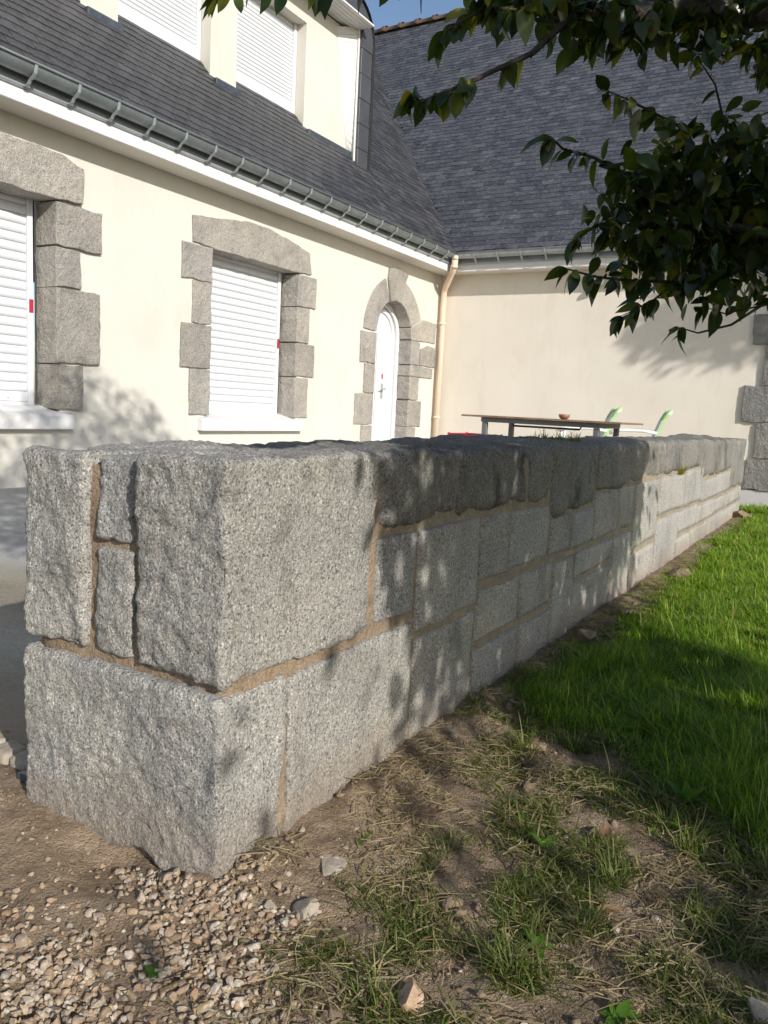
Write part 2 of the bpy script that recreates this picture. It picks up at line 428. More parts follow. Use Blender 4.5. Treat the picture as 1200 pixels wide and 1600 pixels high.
k = NT('bowl_clay'); M['clay'] = k.set(k.mix(k.noise(30, 3), (.20, .09, .05), (.32, .15, .09)), .5)
k = NT('lamp_glass'); M['lamp_glass'] = k.set((.6, .62, .62), .15)

# ------------------------------------------------------------------ terrain
def lawn_edge(x, y):
    """signed distance (roughly) into the turf"""
    P = np.stack([x*4, y*4, np.zeros_like(x)], 1)
    d = (x-(1.44+.614*(np.clip(y, -3, 3)-.05)))*.85+pnoise(P)*.10+pnoise(P*2.7)*.05
    strip = (.773-.085)-y + pnoise(P*1.7+3)*.045
    strip = np.where(x > 7.3, 9, strip)
    return np.minimum(d, np.where(y < .9, strip, -1))
def ground_z(x, y):
    P = np.stack([x, y, np.zeros_like(x)], 1)
    near = np.exp(-np.clip(np.hypot(x-1.2, y-.5)-2.2, 0, 50)*.6)
    z = near*(fbm(P, 3.0, 3)*.010+fbm(P+5, 14, 3)*.007+np.clip(ridged(P+9, 26, 3), 0, 2)*.0055)
    t = np.clip((x-7.45)/2.4, 0, 1); z = z-.245*t*t*(3-2*t)*(y < 3)
    # earth heaped against the wall foot and a dip under the corner stone
    d = np.clip(1-np.abs(y-.73)/.10, 0, 1)*(x > .9)*(x < 7.4); z = z+.014*d*(1+pnoise(P*9))
    dip = np.exp(-(((x-.84)/.07)**2+((y-.93)/.10)**2)); z = z-.028*dip
    return z
xs = np.concatenate([np.linspace(-150, -4, 18), np.linspace(-3.5, .2, 24), np.arange(.25, 2.4, .011), np.arange(2.42, 4, .03), np.linspace(4.05, 9, 60), np.linspace(9.3, 13, 20), np.linspace(14, 150, 20)])
ys = np.concatenate([np.linspace(-150, -4, 18), np.linspace(-3.6, -.5, 26), np.arange(-.45, 1.6, .011), np.linspace(1.65, 6, 30), np.linspace(7, 150, 18)])
XX, YY = np.meshgrid(xs, ys, indexing='ij')
gx, gy = XX.ravel(), YY.ravel()
gz = ground_z(gx, gy)
inside = (gx > 1.02) & (gy > 1.3) & (gx < 10.4) & (gy < 5.3)
gz = np.where(inside, -.05, gz)
nx_, ny_ = len(xs), len(ys)
ii, jj = np.meshgrid(np.arange(nx_-1), np.arange(ny_-1), indexing='ij'); a0 = (ii*ny_+jj).ravel()
gq = np.stack([a0, a0+ny_, a0+ny_+1, a0+1], 1)
ground = obj_np('ground', np.stack([gx, gy, gz], 1), gq, None, M['ground'], None, True)
at = ground.data.attributes.new('turf', 'FLOAT', 'POINT')
le = lawn_edge(gx, gy)
far_turf = np.where(gx < .2, np.clip((.2-gx)*1.0+.0, 0, 1), 0)
at.data.foreach_set('value', np.clip(np.maximum(np.clip(le/.12+.4, 0, 1), far_turf), 0, 1).astype(np.float32))
props(ground, kind='structure')

bm = bmesh.new()
add_box(bm, .985, 10.43, 1.19, 5.34, -.06, .008, .006, 2)
add_box(bm, .985, 3.0, 5.3, 5.36, -.06, .0075)
terrace = obj_bm('terrace', bm, M['concrete']); props(terrace, kind='structure')

# ------------------------------------------------------------------ granite garden wall
def rough_block(x0, x1, y0, y1, z0, z1, res, rad=.012, ax=.006, ay=.004, az=.006, fine=1.0, seed=0, taper=0.0):
    L = np.array([x1-x0, y1-y0, z1-z0]); n = np.maximum(2, np.round(L/res).astype(int))
    idx = {}; pts = []
    def key(i, j, k):
        t = (i, j, k)
        if t not in idx: idx[t] = len(pts); pts.append(t)
        return idx[t]
    Q = []
    for ax_, side in ((0, 0), (0, 1), (1, 0), (1, 1), (2, 0), (2, 1)):
        if ax_ == 2 and side == 0: pass
        u, v = [q for q in (0, 1, 2) if q != ax_]
        for a in range(n[u]):
            for b in range(n[v]):
                c = []
                for da, db in ((0, 0), (1, 0), (1, 1), (0, 1)):
                    t = [0, 0, 0]; t[u] = a+da; t[v] = b+db; t[ax_] = n[ax_] if side else 0
                    c.append(key(*t))
                flip = (side == 1) ^ (ax_ == 1)
                Q.append(c if flip else c[::-1])
    P = np.array(pts, float)/n*L
    lo = np.array([rad]*3); lo = np.minimum(lo, L*.45); hi = L-lo
    # uneven rounding of the arrises
    W = P+np.array([x0, y0, z0])
    rr = rad*(1+.7*pnoise(W*np.array([7, 7, 7])+seed*1.3))
    q = np.clip(P, rr[:, None], L-rr[:, None]); d = P-q
    ln = np.linalg.norm(d, axis=1); nrm = d/np.maximum(ln, 1e-6)[:, None]
    flat = ln < 1e-6
    P2 = np.where(flat[:, None], P, q+nrm*np.minimum(rr, ln)[:, None])
    # face normals for interior points
    eps = 1e-6
    fn = np.zeros_like(P)
    for a in range(3):
        fn[:, a] += (P[:, a] > L[a]-eps).astype(float)-(P[:, a] < eps)
    fn /= np.maximum(np.linalg.norm(fn, axis=1), eps)[:, None]
    fn = np.where((ln > 1e-6)[:, None], nrm, fn)
    amp = np.abs(fn) @ np.array([ax, ay, az])
    S = W+seed*3.1
    disp = amp*(fbm(S, 5.5, 2)*.75+ridged(S+4, 21, 3)*.30*fine+ridged(S*np.array([1, .6, 1])+8, 48, 3)*.24*fine)
    P2 = P2+fn*disp[:, None]
    if taper:   # knock the corners out of true
        P2 += pnoise(np.stack([W[:, 0]*3, W[:, 2]*3, W[:, 1]*3], 1))[:, None]*np.array([taper, 0, taper])
    return P2+np.array([x0, y0, z0]), Q

WB = (0.874, 0.773, 0.0)
wall = thing('garden_wall', 'low thick wall of roughly dressed grey granite blocks with sandy mortar joints', 'wall', WB)
V, Q = rough_block(.884, 7.28, .7805, 1.215, -.06, .622, .02, rad=.008, ax=.006, ay=.006, az=.008, seed=31)
obj_np('mortar', V, Q, None, M['mortar'], wall, True)
def wstone(x0, x1, z0, z1, y0=.773, y1=1.0, top=False, **kw):
    g = .0062 if x0 < 2.6 else (.0055 if x0 < 3.5 else .0045)
    if x0 > 3.4 and not top: z1 += random.uniform(-.006, .004)
    d = x0
    res = .0055 if d < 1.3 else (.008 if d < 1.9 else (.013 if d < 3 else .024))
    res = kw.pop('res', res)
    p = dict(rad=.007, ax=.004, ay=.005, az=.005, taper=.006, seed=int(x0*37+z0*91))
    if top: p.update(rad=.022, az=.017, ay=.010)
    p.update(kw)
    yy = y0+random.uniform(-.004, .004)
    V, Q = rough_block(x0+g, x1-g, yy, y1, z0+g, z1-(0 if top else g), res, **p)
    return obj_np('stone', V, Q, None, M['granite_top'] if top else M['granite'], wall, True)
# near corner
o = obj_np('stone', *rough_block(.868, 1.287, .770, .957, .308, .648, .0052, rad=.011, ax=.014, ay=.0045, az=.014, seed=1), None, M['granite'], wall, True)
V, Q = rough_block(.866, 1.030, .770, 1.238, -.045, .289, .0052, rad=.010, ax=.014, ay=.005, az=.010, seed=2)
V[:, 2] += np.where((V[:, 2] < .10), np.clip((.10-V[:, 2])/.14, 0, 1), 0)*(.035*np.exp(-((V[:, 1]-.93)/.07)**2)+.02*np.clip((V[:, 1]-.95)/.2, 0, 1))*1.2
obj_np('stone', V, Q, None, M['granite'], wall, True)
obj_np('stone', *rough_block(.876, 1.19, .975, 1.060, .505, .641, .0055, rad=.009, ax=.015, ay=.004, az=.012, seed=3), None, M['granite'], wall, True)
obj_np('stone', *rough_block(.877, 1.19, .975, 1.060, .310, .488, .0055, rad=.009, ax=.015, ay=.004, az=.006, seed=4), None, M['granite'], wall, True)
obj_np('stone', *rough_block(.868, 1.26, 1.082, 1.236, .308, .640, .0055, rad=.011, ax=.014, ay=.008, az=.014, seed=5), None, M['granite'], wall, True)
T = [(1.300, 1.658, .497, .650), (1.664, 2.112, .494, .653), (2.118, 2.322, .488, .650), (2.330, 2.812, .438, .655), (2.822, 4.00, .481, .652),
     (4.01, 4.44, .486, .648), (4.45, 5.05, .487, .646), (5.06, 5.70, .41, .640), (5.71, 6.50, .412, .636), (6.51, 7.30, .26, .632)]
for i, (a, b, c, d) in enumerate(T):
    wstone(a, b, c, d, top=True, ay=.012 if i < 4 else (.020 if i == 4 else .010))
S_ = [(1.302, 1.474, .307, .490), (1.480, 1.800, .255, .488), (1.806, 2.008, .307, .482), (2.014, 2.345, .307, .480), (2.351, 2.546, .305, .434), (2.552, 2.818, .300, .432),
      (2.824, 3.165, .293, .474), (3.170, 3.44, .288, .474), (3.446, 3.93, .185, .474), (3.936, 4.60, .283, .472), (4.606, 5.20, .272, .478), (5.21, 5.80, .255, .402), (5.81, 6.50, .252, .404)]
for a, b, c, d in S_: wstone(a, b, c, d)
U_ = [(1.036, 1.474, -.06, .292), (1.484, 1.806, -.06, .246), (1.812, 2.116, .152, .293), (1.812, 2.125, -.06, .140), (2.122, 2.405, .150, .291), (2.131, 2.405, -.06, .138),
      (2.410, 2.612, -.06, .285), (2.618, 3.105, .190, .284), (2.618, 3.13, -.06, .178), (3.136, 3.44, -.06, .276), (3.446, 3.93, -.06, .172), (3.936, 4.50, -.06, .270),
      (4.506, 5.10, .125, .260), (4.506, 4.95, -.06, .113), (4.96, 5.60, -.06, .113), (5.11, 5.80, .125, .243), (5.61, 6.4, -.06, .115), (5.81, 6.5, .13, .240), (6.41, 7.30, -.06, .120), (6.51, 7.31, .13, .248)]
for i, (a, b, c, d) in enumerate(U_): wstone(a, b, c, d, ax=.004, ay=.0045)
# back row on the terrace side
x = 1.275; i = 0
while x < 7.2:
    L = random.uniform(.30, .62); e = min(x+L, 7.30)
    if 7.30-e < .2: e = 7.30
    hz = .634+random.uniform(-.012, .018)
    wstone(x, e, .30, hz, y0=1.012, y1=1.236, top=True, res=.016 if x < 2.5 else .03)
    wstone(x, e, -.05, .295, y0=1.012, y1=1.234, res=.04)
    x = e+.008; i += 1

# ------------------------------------------------------------------ house
HB = (5.0, 5.33, 0.0)
house = thing('house', 'cream rendered house with steep slate roofs, granite window surrounds and white shutters', 'house', HB)
YF = 5.33; XG = 10.445
def arch_hole(x0, x1, zs, rise, n=14, z0=-.2):
    cx = (x0+x1)/2; r = (x1-x0)/2
    pts = [(x0, z0)]
    for i in range(n+1):
        a = math.pi*(1-i/n); pts.append((cx+r*math.cos(a), zs+rise*math.sin(a)))
    pts.append((x1, z0)); return pts
# front wall with openings (the granite jambs line them)
xw1 = (2.68, 4.01); xw2 = (5.705, 7.03)
doorx = (8.69, 9.60)
outer = [(.2, -.3), (doorx[0]-.06, -.3)]+arch_hole(doorx[0]-.06, doorx[1]+.06, 1.67, .50, z0=-.3)[1:-1]+[(doorx[1]+.06, -.3), (XG+.25, -.3), (XG+.25, 2.9), (.2, 2.9)]
holes = [[(a-.05, .54), (b+.05, .54), (b+.05, 2.20), (a-.05, 2.20)] for a, b in (xw1, xw2)]
holed('front_wall', outer, holes, 'y', YF, YF+.30, M['cream'], house)
box('gable_wall', XG, XG+.3, .62, YF-.001, .0, 2.9, M['cream_gable'], house, bev=0)
box('plinth', XG-.012, XG+.29, .60, YF-.03, -.45, -.012, M['plinth'], house, bev=.004)
box('side_wall', XG+.02, XG+6.5, .625, .66, -.4, 2.9, M['cream'], house, bev=0)

# surrounds: house > window_surround > stone
def surround(name, stones, label=None):
    s = link(name, None, house)
    return s
st_seed = [0]
def hstone(outline, parent, a=YF-.018, b=YF+.205, axis='y', mat='granite_house', jit=.012):
    st_seed[0] += 1
    return prism('stone', outline, axis, a-random.uniform(0, .006), b, M[mat], parent, bev=.008, jitter=jit, seed=st_seed[0])
s2 = bpy.data.objects.new('window_surround', None); COL.objects.link(s2); s2.parent = house; BASE[s2.name] = BASE[house.name]
hstone([(5.44, 2.37), (5.75, 2.40), (6.16, 2.47), (6.46, 2.475), (6.87, 2.43), (7.22, 2.36), (7.27, 2.145), (7.03, 2.125), (5.705, 2.125), (5.46, 2.135)][::-1], s2)
L = xw2[0]; R_ = xw2[1]
for x0, z0, z1 in ((5.325, 1.81, 2.12), (5.465, 1.425, 1.80), (5.325, 1.015, 1.41), (5.44, .585, 1.005)):
    hstone([(x0, z0), (L, z0), (L, z1), (x0, z1)], s2)
for x1, z0, z1 in ((7.365, 1.78, 2.115), (7.255, 1.40, 1.77), (7.375, 1.03, 1.385), (7.275, .585, 1.015)):
    hstone([(R_, z0), (x1, z0), (x1, z1), (R_, z1)], s2)
s1 = bpy.data.objects.new('window_surround', None); COL.objects.link(s1); s1.parent = house; BASE[s1.name] = BASE[house.name]
hstone([(2.42, 2.36), (2.75, 2.45), (3.2, 2.49), (3.70, 2.49), (4.06, 2.48), (4.25, 2.42), (4.24, 2.165), (4.01, 2.15), (2.68, 2.15), (2.44, 2.165)][::-1], s1, a=YF-.05)
L = xw1[0]; R_ = xw1[1]
for x1, z0, z1 in ((4.43, 1.825, 2.14), (4.235, 1.53, 1.815), (4.42, .955, 1.515), (4.255, .595, .94)):
    hstone([(R_, z0), (x1, z0), (x1, z1), (R_, z1)], s1, a=YF-.03)
for x0, z0, z1 in ((2.28, 1.825, 2.14), (2.45, 1.53, 1.815), (2.27, .955, 1.515), (2.43, .595, .94)):
    hstone([(x0, z0), (L, z0), (L, z1), (x0, z1)], s1, a=YF-.03)
# door surround
s3 = bpy.data.objects.new('door_surround', None); COL.objects.link(s3); s3.parent = house; BASE[s3.name] = BASE[house.name]
cx = sum(doorx)/2; ri = (doorx[1]-doorx[0])/2
def av(a, r_in, k=1.0): return (cx+r_in*math.cos(a), 1.67+(.45/ri)*r_in*math.sin(a))
ro = ri+.30
def vous(a0, a1, n=8, ro0=ro, ro1=ro):
    out = [av(a0+(a1-a0)*i/n, ro0+(ro1-ro0)*i/n) for i in range(n+1)]
    inn = [av(a1+(a0-a1)*i/n, ri) for i in range(n+1)]
    return out+inn
hstone(vous(math.radians(178), math.radians(112)), s3, jit=.006)
hstone(vous(math.radians(72), math.radians(22)), s3, jit=.006)
hstone([av(math.radians(110), ri), av(math.radians(108), ro), (8.93, 2.50), (9.12, 2.535), (9.42, 2.49), av(math.radians(74), ro), av(math.radians(74), ri), av(math.radians(92), ri)], s3, jit=.006, a=YF-.03)
hstone([av(math.radians(20), ro-.03), av(math.radians(20), ri), av(math.radians(2), ri), (9.62, 1.67), (10.31, 1.68), (10.32, 1.96), (9.95, 1.97)], s3, jit=.008)
for x0, z0, z1 in ((8.34, 1.29, 1.66), (8.45, .92, 1.275), (8.27, .52, .905), (8.44, .18, .505), (8.30, -.05, .17)):
    hstone([(x0, z0), (doorx[0], z0), (doorx[0], z1), (x0, z1)], s3)
hstone([(9.60, 1.345), (9.865, 1.345), (9.865, 1.63), (9.83, 1.66), (9.60, 1.66)], s3, jit=.006)
hstone([(9.885, 1.345), (10.35, 1.345), (10.35, 1.62), (10.10, 1.635), (9.885, 1.56)], s3, jit=.008)
for x1, z0, z1 in ((10.27, 1.185, 1.33), (9.88, .87, 1.175), (9.99, .50, .855), (9.86, .18, .49), (10.0, -.05, .17)):
    hstone([(doorx[1], z0), (x1, z0), (x1, z1), (doorx[1], z1)], s3)
# corner stones at the right end of the gable wall
s4 = bpy.data.objects.new('corner_stones', None); COL.objects.link(s4); s4.parent = house; BASE[s4.name] = BASE[house.name]
zq = [(-.01, .352, 1.09), (.365, .782, 1.02), (.797, 1.22, 1.20), (1.235, 1.585, 1.01), (1.60, 1.70, 1.02), (1.71, 2.045, 1.165), (2.06, 2.4, .99), (2.41, 2.66, 1.13)]
for z0, z1, yl in zq:
    hstone([(.57, z0), (yl, z0), (yl, z1), (.57, z1)], s4, a=XG-.035, b=XG+.33, axis='x', mat='granite_quoin', jit=.018)

# sills, roller shutters
def sill(x0, x1, zt):
    bm = bmesh.new()
    vs_ = [(YF-.075, zt-.15), (YF-.075, zt-.035), (YF+.2, zt+.03), (YF+.2, zt-.15)]
    a = [bm.verts.new((x0, y, z)) for y, z in vs_]; b = [bm.verts.new((x1, y, z)) for y, z in vs_]
    bm.faces.new(a); bm.faces.new(b[::-1])
    for i in range(4): bm.faces.new((a[i], a[(i+1) % 4], b[(i+1) % 4], b[i]))
    bmesh.ops.bevel(bm, geom=bm.edges[:], offset=.006, segments=1, affect='EDGES')
    obj_bm('window_sill', bm, M['white_paint'], house)
sill(5.56, 7.15, .585); sill(2.55, 4.15, .595)
def slat_mesh(w, h, d=.012):
    prof = [(.006, 0), (-.004, h*.05)]+[(-.004-d*math.sin(math.pi*i/8)**.7, h*(.05+.85*i/8)) for i in range(1, 9)]+[(.008, h*.94), (.008, h)]
    V = []; Q = []
    for x in (-w/2, w/2):
        for y, z in prof: V.append((x, y, z))
    n = len(prof)
    for i in range(n-1): Q.append((i, i+n, i+n+1, i+1))
    return V, Q
def shutter(x0, x1, z0, z1, y, pitch, singles=True):
    sh = bpy.data.objects.new('roller_shutter', None); COL.objects.link(sh); sh.parent = house; BASE[sh.name] = BASE[house.name]
    b = BASE[house.name]
    box('frame', x0, x0+.035, y-.02, y+.05, z0, z1, M['pvc'], sh)
    box('frame', x1-.045, x1, y-.02, y+.05, z0, z1, M['pvc'], sh)
    box('bottom_rail', x0+.036, x1-.046, y-.012, y+.02, z0+.035, z0+.11, M['pvc'], sh)
    box('frame', x0+.036, x1-.046, y-.02, y+.05, z0, z0+.033, M['pvc'], sh)
    w_ = x1-x0-.085; n = int((z1-z0-.11)/pitch)
    V, Q = slat_mesh(w_, pitch, .010 if singles else .006)
    if singles:
        me = mesh_np('slat', V, Q, None, M['pvc'], False)
        for i in range(n+1):
            o = link('slat', me, sh); o.location = Vector(((x0+x1)/2-.005-b[0], y+.012-b[1], z0+.112+i*pitch-b[2]))
    else:
        VV = []; QQ = []
        for i in range(n+1):
            for v in V: VV.append((v[0]+(x0+x1)/2-.005, v[1]+y+.012, v[2]+z0+.112+i*pitch))
            QQ += [tuple(q+i*len(V) for q in f) for f in Q]
        o = obj_np('slats', VV, QQ, None, M['pvc'], sh, True); o["kind"] = "stuff"
    return sh
sh2 = shutter(5.70, 6.99, .605, 2.13, 5.53, .069)
sh1 = shutter(2.67, 3.965, .61, 2.17, 5.53, .069)
for sh, xx, zz in ((sh2, 6.965, 1.37), (sh1, 3.945, 1.37)):
    box('sticker', xx-.018, xx+.018, 5.5065, 5.5085, zz-.05, zz+.05, M['red'], sh, bev=0)
    box('rail_screw', xx-.20, xx-.192, 5.5155, 5.519, .665, .673, M['metal'], sh, bev=0)

# front door
dr = bpy.data.objects.new('front_door', None); COL.objects.link(dr); dr.parent = house; BASE[dr.name] = BASE[house.name]
def arch_ring(x0, x1, zs, rise, wd, z0=0.0):
    o_ = arch_hole(x0, x1, zs, rise, 16, z0); i_ = arch_hole(x0+wd, x1-wd, zs, rise-wd, 16, z0)
    return o_+i_[::-1]
dx0, dx1 = doorx[0]-.02, doorx[1]+.02
prism('frame', arch_ring(dx0, dx1, 1.67, .47, .085), 'y', 5.50, 5.60, M['pvc'], dr, bev=.004)
prism('frame', arch_ring(dx0+.09, dx1-.09, 1.67, .375, .06), 'y', 5.528, 5.60, M['pvc'], dr, bev=.008)
prism('leaf_panel', arch_hole(dx0+.10, dx1-.10, 1.67, .36, 16, .005), 'y', 5.552, 5.60, M['pvc'], dr, bev=.003)
box('lower_panel', 8.86, 9.17, 5.538, 5.553, .10, .48, M['pvc'], dr, bev=.006)
for z0, z1 in ((.52, .80), (.83, 1.10), (1.13, 1.40), (1.43, 1.70)):
    box('pane', 8.86, 9.06, 5.544, 5.5505, z0, z1, M['glass'], dr, bev=0)
    box('pane_bar', 8.85, 9.07, 5.535, 5.551, z1+.003, z1+.027, M['pvc'], dr, bev=.003)
box('moulding', 9.10, 9.135, 5.536, 5.551, .1, 1.72, M['pvc'], dr, bev=.008)
box('handle_plate', 9.255, 9.295, 5.540, 5.5515, .86, 1.06, M['zinc_pale'], dr, bev=.002)
tube('handle', [(9.275, 5.540, .99), (9.275, 5.49, .99), (9.27, 5.485, .99), (9.16, 5.485, .985)], .010, M['zinc_pale'], dr)
box('sticker', 9.26, 9.292, 5.5475, 5.5508, 1.12, 1.19, M['red'], dr, bev=0)

# eaves
bm = bmesh.new(); add_box(bm, .1, 10.18, 5.06, 5.085, 2.645, 2.742, .004)
obj_bm('fascia', bm, M['white_paint'], house)
bm = bmesh.new(); add_box(bm, 10.18, 10.205, .30, 5.059, 2.645, 2.742, .004)
obj_bm('fascia', bm, M['white_paint'], house)
bm = bmesh.new(); add_box(bm, .1, 10.44, 5.086, 5.328, 2.648, 2.668)
obj_bm('soffit', bm, M['soffit'], house)
bm = bmesh.new(); add_box(bm, 10.206, 10.443, .30, 5.085, 2.6475, 2.6675)
obj_bm('soffit', bm, M['soffit'], house)
TH = math.atan(1.15); ct, sn = math.cos(TH), math.sin(TH)
def apron(front):
    V = []
    if front:
        for xx in (.1, 10.12): V += [(xx, 5.052, 2.735), (xx, 5.040, 2.752), (xx, 5.062, 2.83), (xx, 5.075, 2.83)]
    else:
        for yy in (5.0, .30): V += [(10.172, yy, 2.735), (10.160, yy, 2.752), (10.182, yy, 2.83), (10.195, yy, 2.83)]
    return V, [(0, 4, 5, 1), (1, 5, 6, 2), (2, 6, 7, 3)]
for fr in (True, False):
    V, Q = apron(fr); obj_np('zinc_apron', V, Q, None, M['zinc_pale'], house)
def gutter(front):
    gr = .062; cz = 2.862; n = 10
    prof = [(-gr-.012, cz+.004), (-gr-.012, cz+.016), (-gr, cz+.016)]+[(-gr*math.cos(math.pi*i/n), cz-gr*math.sin(math.pi*i/n)) for i in range(n+1)]
    prof += [((gr-.004)*math.cos(math.pi*i/n), cz-(gr-.004)*math.sin(math.pi*i/n)) for i in range(n+1)]
    V = []; Q = []; m_ = len(prof)
    ends = [(.1,), (9.972,)] if front else [(4.972,), (.3,)]
    for k_, (e,) in enumerate(ends):
        for u, z in prof:
            if front: V.append((e-(u+.0 if k_ else 0), 4.985+u, z))
            else: V.append((10.085+u, e-(u if k_ == 0 else 0)*-1.0*0-(u if k_ == 0 else 0), z))
    for i in range(m_-1): Q.append((i, i+1, i+1+m_, i+m_))
    g = obj_np('gutter', V, Q, None, M['zinc'] if front else M['zinc_pale'], house, True)
    bead = [(.1, 4.913, 2.874), (10.03, 4.913, 2.874)] if front else [(10.013, 4.905, 2.874), (10.013, .3, 2.874)]
    tube('bead', bead, .0095, M['zinc'] if front else M['zinc_pale'], g)
    xs_ = np.arange(.75, 9.95, .345) if front else np.arange(4.66, .4, -.33)
    pv = []
    for (u, z) in [(-.074, cz+.02), (-.066, cz-.012), (-.058, cz-.042), (-.03, cz-.066), (-.004, cz-.078), (.012, cz-.098), (.035, cz-.112), (.055, cz-.108)]: pv.append((u, z))
    Vb = []; Qb = []
    for s_ in (-.011, .011):
        for (u, z) in pv: Vb.append((s_, u, z)); 
        for (u, z) in pv: Vb.append((s_, u-.003, z-.006))
    n_ = len(pv)
    for i in range(n_-1):
        Qb.append((i, i+1, i+1+2*n_, i+2*n_)); Qb.append((i+n_, i+3*n_, i+1+3*n_, i+1+n_))
        Qb.append((i, i+n_, i+1+n_, i+1)); Qb.append((i+2*n_, i+1+2*n_, i+1+3*n_, i+3*n_))
    me = mesh_np('bracket', Vb, Qb, None, M['zinc_pale'])
    b = BASE[house.name]
    for xx in xs_:
        o = link('bracket', me, g)
        if front: o.location = Vector((xx-b[0]+.06, 4.985-b[1], 0))
        else:
            o.location = Vector((10.085-b[0], xx-b[1], 0)); o.rotation_euler = (0, 0, -math.pi/2)
    return g
gutter(True); gutter(False)
# downpipe in the inner corner
dp = tube('downpipe', [(10.045, 4.945, 2.79), (10.06, 4.96, 2.70), (10.09, 4.99, 2.645), (10.33, 5.215, 2.455), (10.365, 5.245, 2.40), (10.368, 5.248, 2.2), (10.368, 5.248, .0)], [.044, .044, .043, .042, .042, .041, .041], M['pipe'], house, 14)
tube('pipe_cap', [(10.045, 4.945, 2.79), (10.035, 4.935, 2.83), (10.028, 4.928, 2.845)], [.046, .042, .022], M['pipe'], dp, 14)
for z in (1.95, .62): tube('collar', [(10.368, 5.248, z), (10.368, 5.248, z+.035)], .050, M['pipe'], dp, 14)
tube('collar', [(10.052, 4.952, 2.715), (10.06, 4.96, 2.69)], .050, M['pipe'], dp, 14)

# ---- roofs
Y0R, Z0R, X0R = 4.97, 2.875, 10.02
S = 1.15
ridge_run = 4.78
def left_pt(x, v): return (x, Y0R+v*ct, Z0R+v*sn)
VL = ridge_run/ct
roof = obj_np('roof', [(.1, Y0R+.03, Z0R+.0), (X0R+.03, Y0R+.03, Z0R), (X0R+ridge_run, Y0R+ridge_run, Z0R+ridge_run*S-.03), (.1, Y0R+ridge_run, Z0R+ridge_run*S-.03),
                       (X0R+.03, .30, Z0R), (X0R+ridge_run, .30, Z0R+ridge_run*S-.03)],
              [(0, 1, 2, 3), (1, 4, 5, 2)], None, M['slate_band'], house)
rb = obj_np('rear_roof', [(X0R+ridge_run, .30, Z0R+ridge_run*S-.03), (X0R+ridge_run, 14, Z0R+ridge_run*S-.03), (X0R+2*ridge_run, 14, Z0R), (X0R+2*ridge_run, .30, Z0R),
                          (.1, Y0R+ridge_run, Z0R+ridge_run*S-.03), (X0R+ridge_run, Y0R+ridge_run, Z0R+ridge_run*S-.03), (.1, Y0R+2*ridge_run, Z0R), (X0R+ridge_run, Y0R+2*ridge_run, Z0R)],
            [(0, 1, 2, 3), (4, 5, 7, 6)], None, M['slate'], house)
SW, EX, SL, STH = .165, .104, .22, .007
def slate_box(w_, l_, t_):
    # local: x along eave, y up slope, z normal; origin at lower edge centre. lower edge rides up on the course below
    lift = .013
    V = []
    for (y, z) in ((0, lift), (l_, .001)):
        for x_ in (-w_/2, w_/2):
            V.append((x_, y, z)); V.append((x_, y, z+t_))
    Q = [(1, 3, 7, 5), (0, 4, 6, 2), (0, 2, 3, 1), (4, 5, 7, 6), (0, 1, 5, 4), (2, 6, 7, 3)]
    # clipped lower corner shapes come from the jitter of each slate
    return np.array(V), Q
def slates(origin, eu, ev, en, u0, u1_fn, v_max, skip=None):
    out = []
    nrow = int(v_max/EX)
    for r in range(nrow):
        v = r*EX; off = (r % 2)*.5*SW
        u1 = u1_fn(v)
        nn = int((u1-u0)/SW)+2
        for c_ in range(nn):
            u = u0+off+c_*SW
            if u > u1+.08: break
            w_ = SW-.004+random.uniform(-.004, .002)
            p = origin+eu*u+ev*(v+random.uniform(-.009, .009))
            if skip is not None and skip(p): continue
            out.append((p, w_, random.uniform(-.012, .012), random.uniform(-.004, .004)))
    return out
def slate_matrix(p, eu, ev, en, rz, tilt):
    Mx = np.eye(4); c_, s_ = math.cos(rz), math.sin(rz)
    e1 = eu*c_+ev*s_; e2 = ev*c_-eu*s_
    e2 = e2+en*tilt
    Mx[:3, 0] = e1; Mx[:3, 1] = e2; Mx[:3, 2] = np.cross(e1, e2); Mx[:3, 3] = p
    return Mx
eu = np.array([1., 0, 0]); ev = np.array([0, ct, sn]); en = np.array([0, -sn, ct])
org = np.array([0, Y0R, Z0R])
# nothing to lay under the dormer
ls = slates(org, eu, ev, en, .15, lambda v: X0R+v*ct, VL-.05, lambda p: p[1] > 6.15 and p[0] < 8.5)
camp = np.array([0, 0, .74]); Fn = np.array(F)
def in_view(p):
    d = p-camp; z = d@Fn
    if z < .1: return False
    x_ = 600+1238*(d@np.array(Rv))/z; y_ = 800-1238*(d@np.array(Uv))/z
    return -30 < x_ < 1230 and -30 < y_ < 1630
vis = sorted([s_ for s_ in ls if in_view(s_[0]+.05*ev)], key=lambda s_: np.linalg.norm(s_[0]-camp))
nearset = {id(s_) for s_ in vis[:300]}
meshes = {}
def slate_mesh(w_):
    key_ = round(w_, 3)
    if key_ not in meshes:
        V, Q = slate_box(key_, SL, STH); meshes[key_] = mesh_np('slate', V, Q, None, M['slate'])
    return meshes[key_]
hb = BASE[house.name]
for s_ in vis[:300]:
    o = link('slate', slate_mesh(s_[1]), roof)
    Mx = slate_matrix(s_[0]-hb, eu, ev, en, s_[2], s_[3]); o.matrix_local = Matrix(Mx.tolist())
def slate_field(name, lst, eu, ev, en, mat):
    VV = []; QQ = []; n = 0
    for s_ in lst:
        V, Q = slate_box(s_[1], SL, STH)
        Mx = slate_matrix(s_[0], eu, ev, en, s_[2], s_[3])
        VV.append(V@Mx[:3, :3].T+Mx[:3, 3]); QQ.append(np.array(Q)+n); n += 8
    o = obj_np(name, np.concatenate(VV), np.concatenate(QQ), None, mat, roof); o["kind"] = "stuff"
    return o
slate_field('slates', [s_ for s_ in ls if id(s_) not in nearset], eu, ev, en, M['slate'])
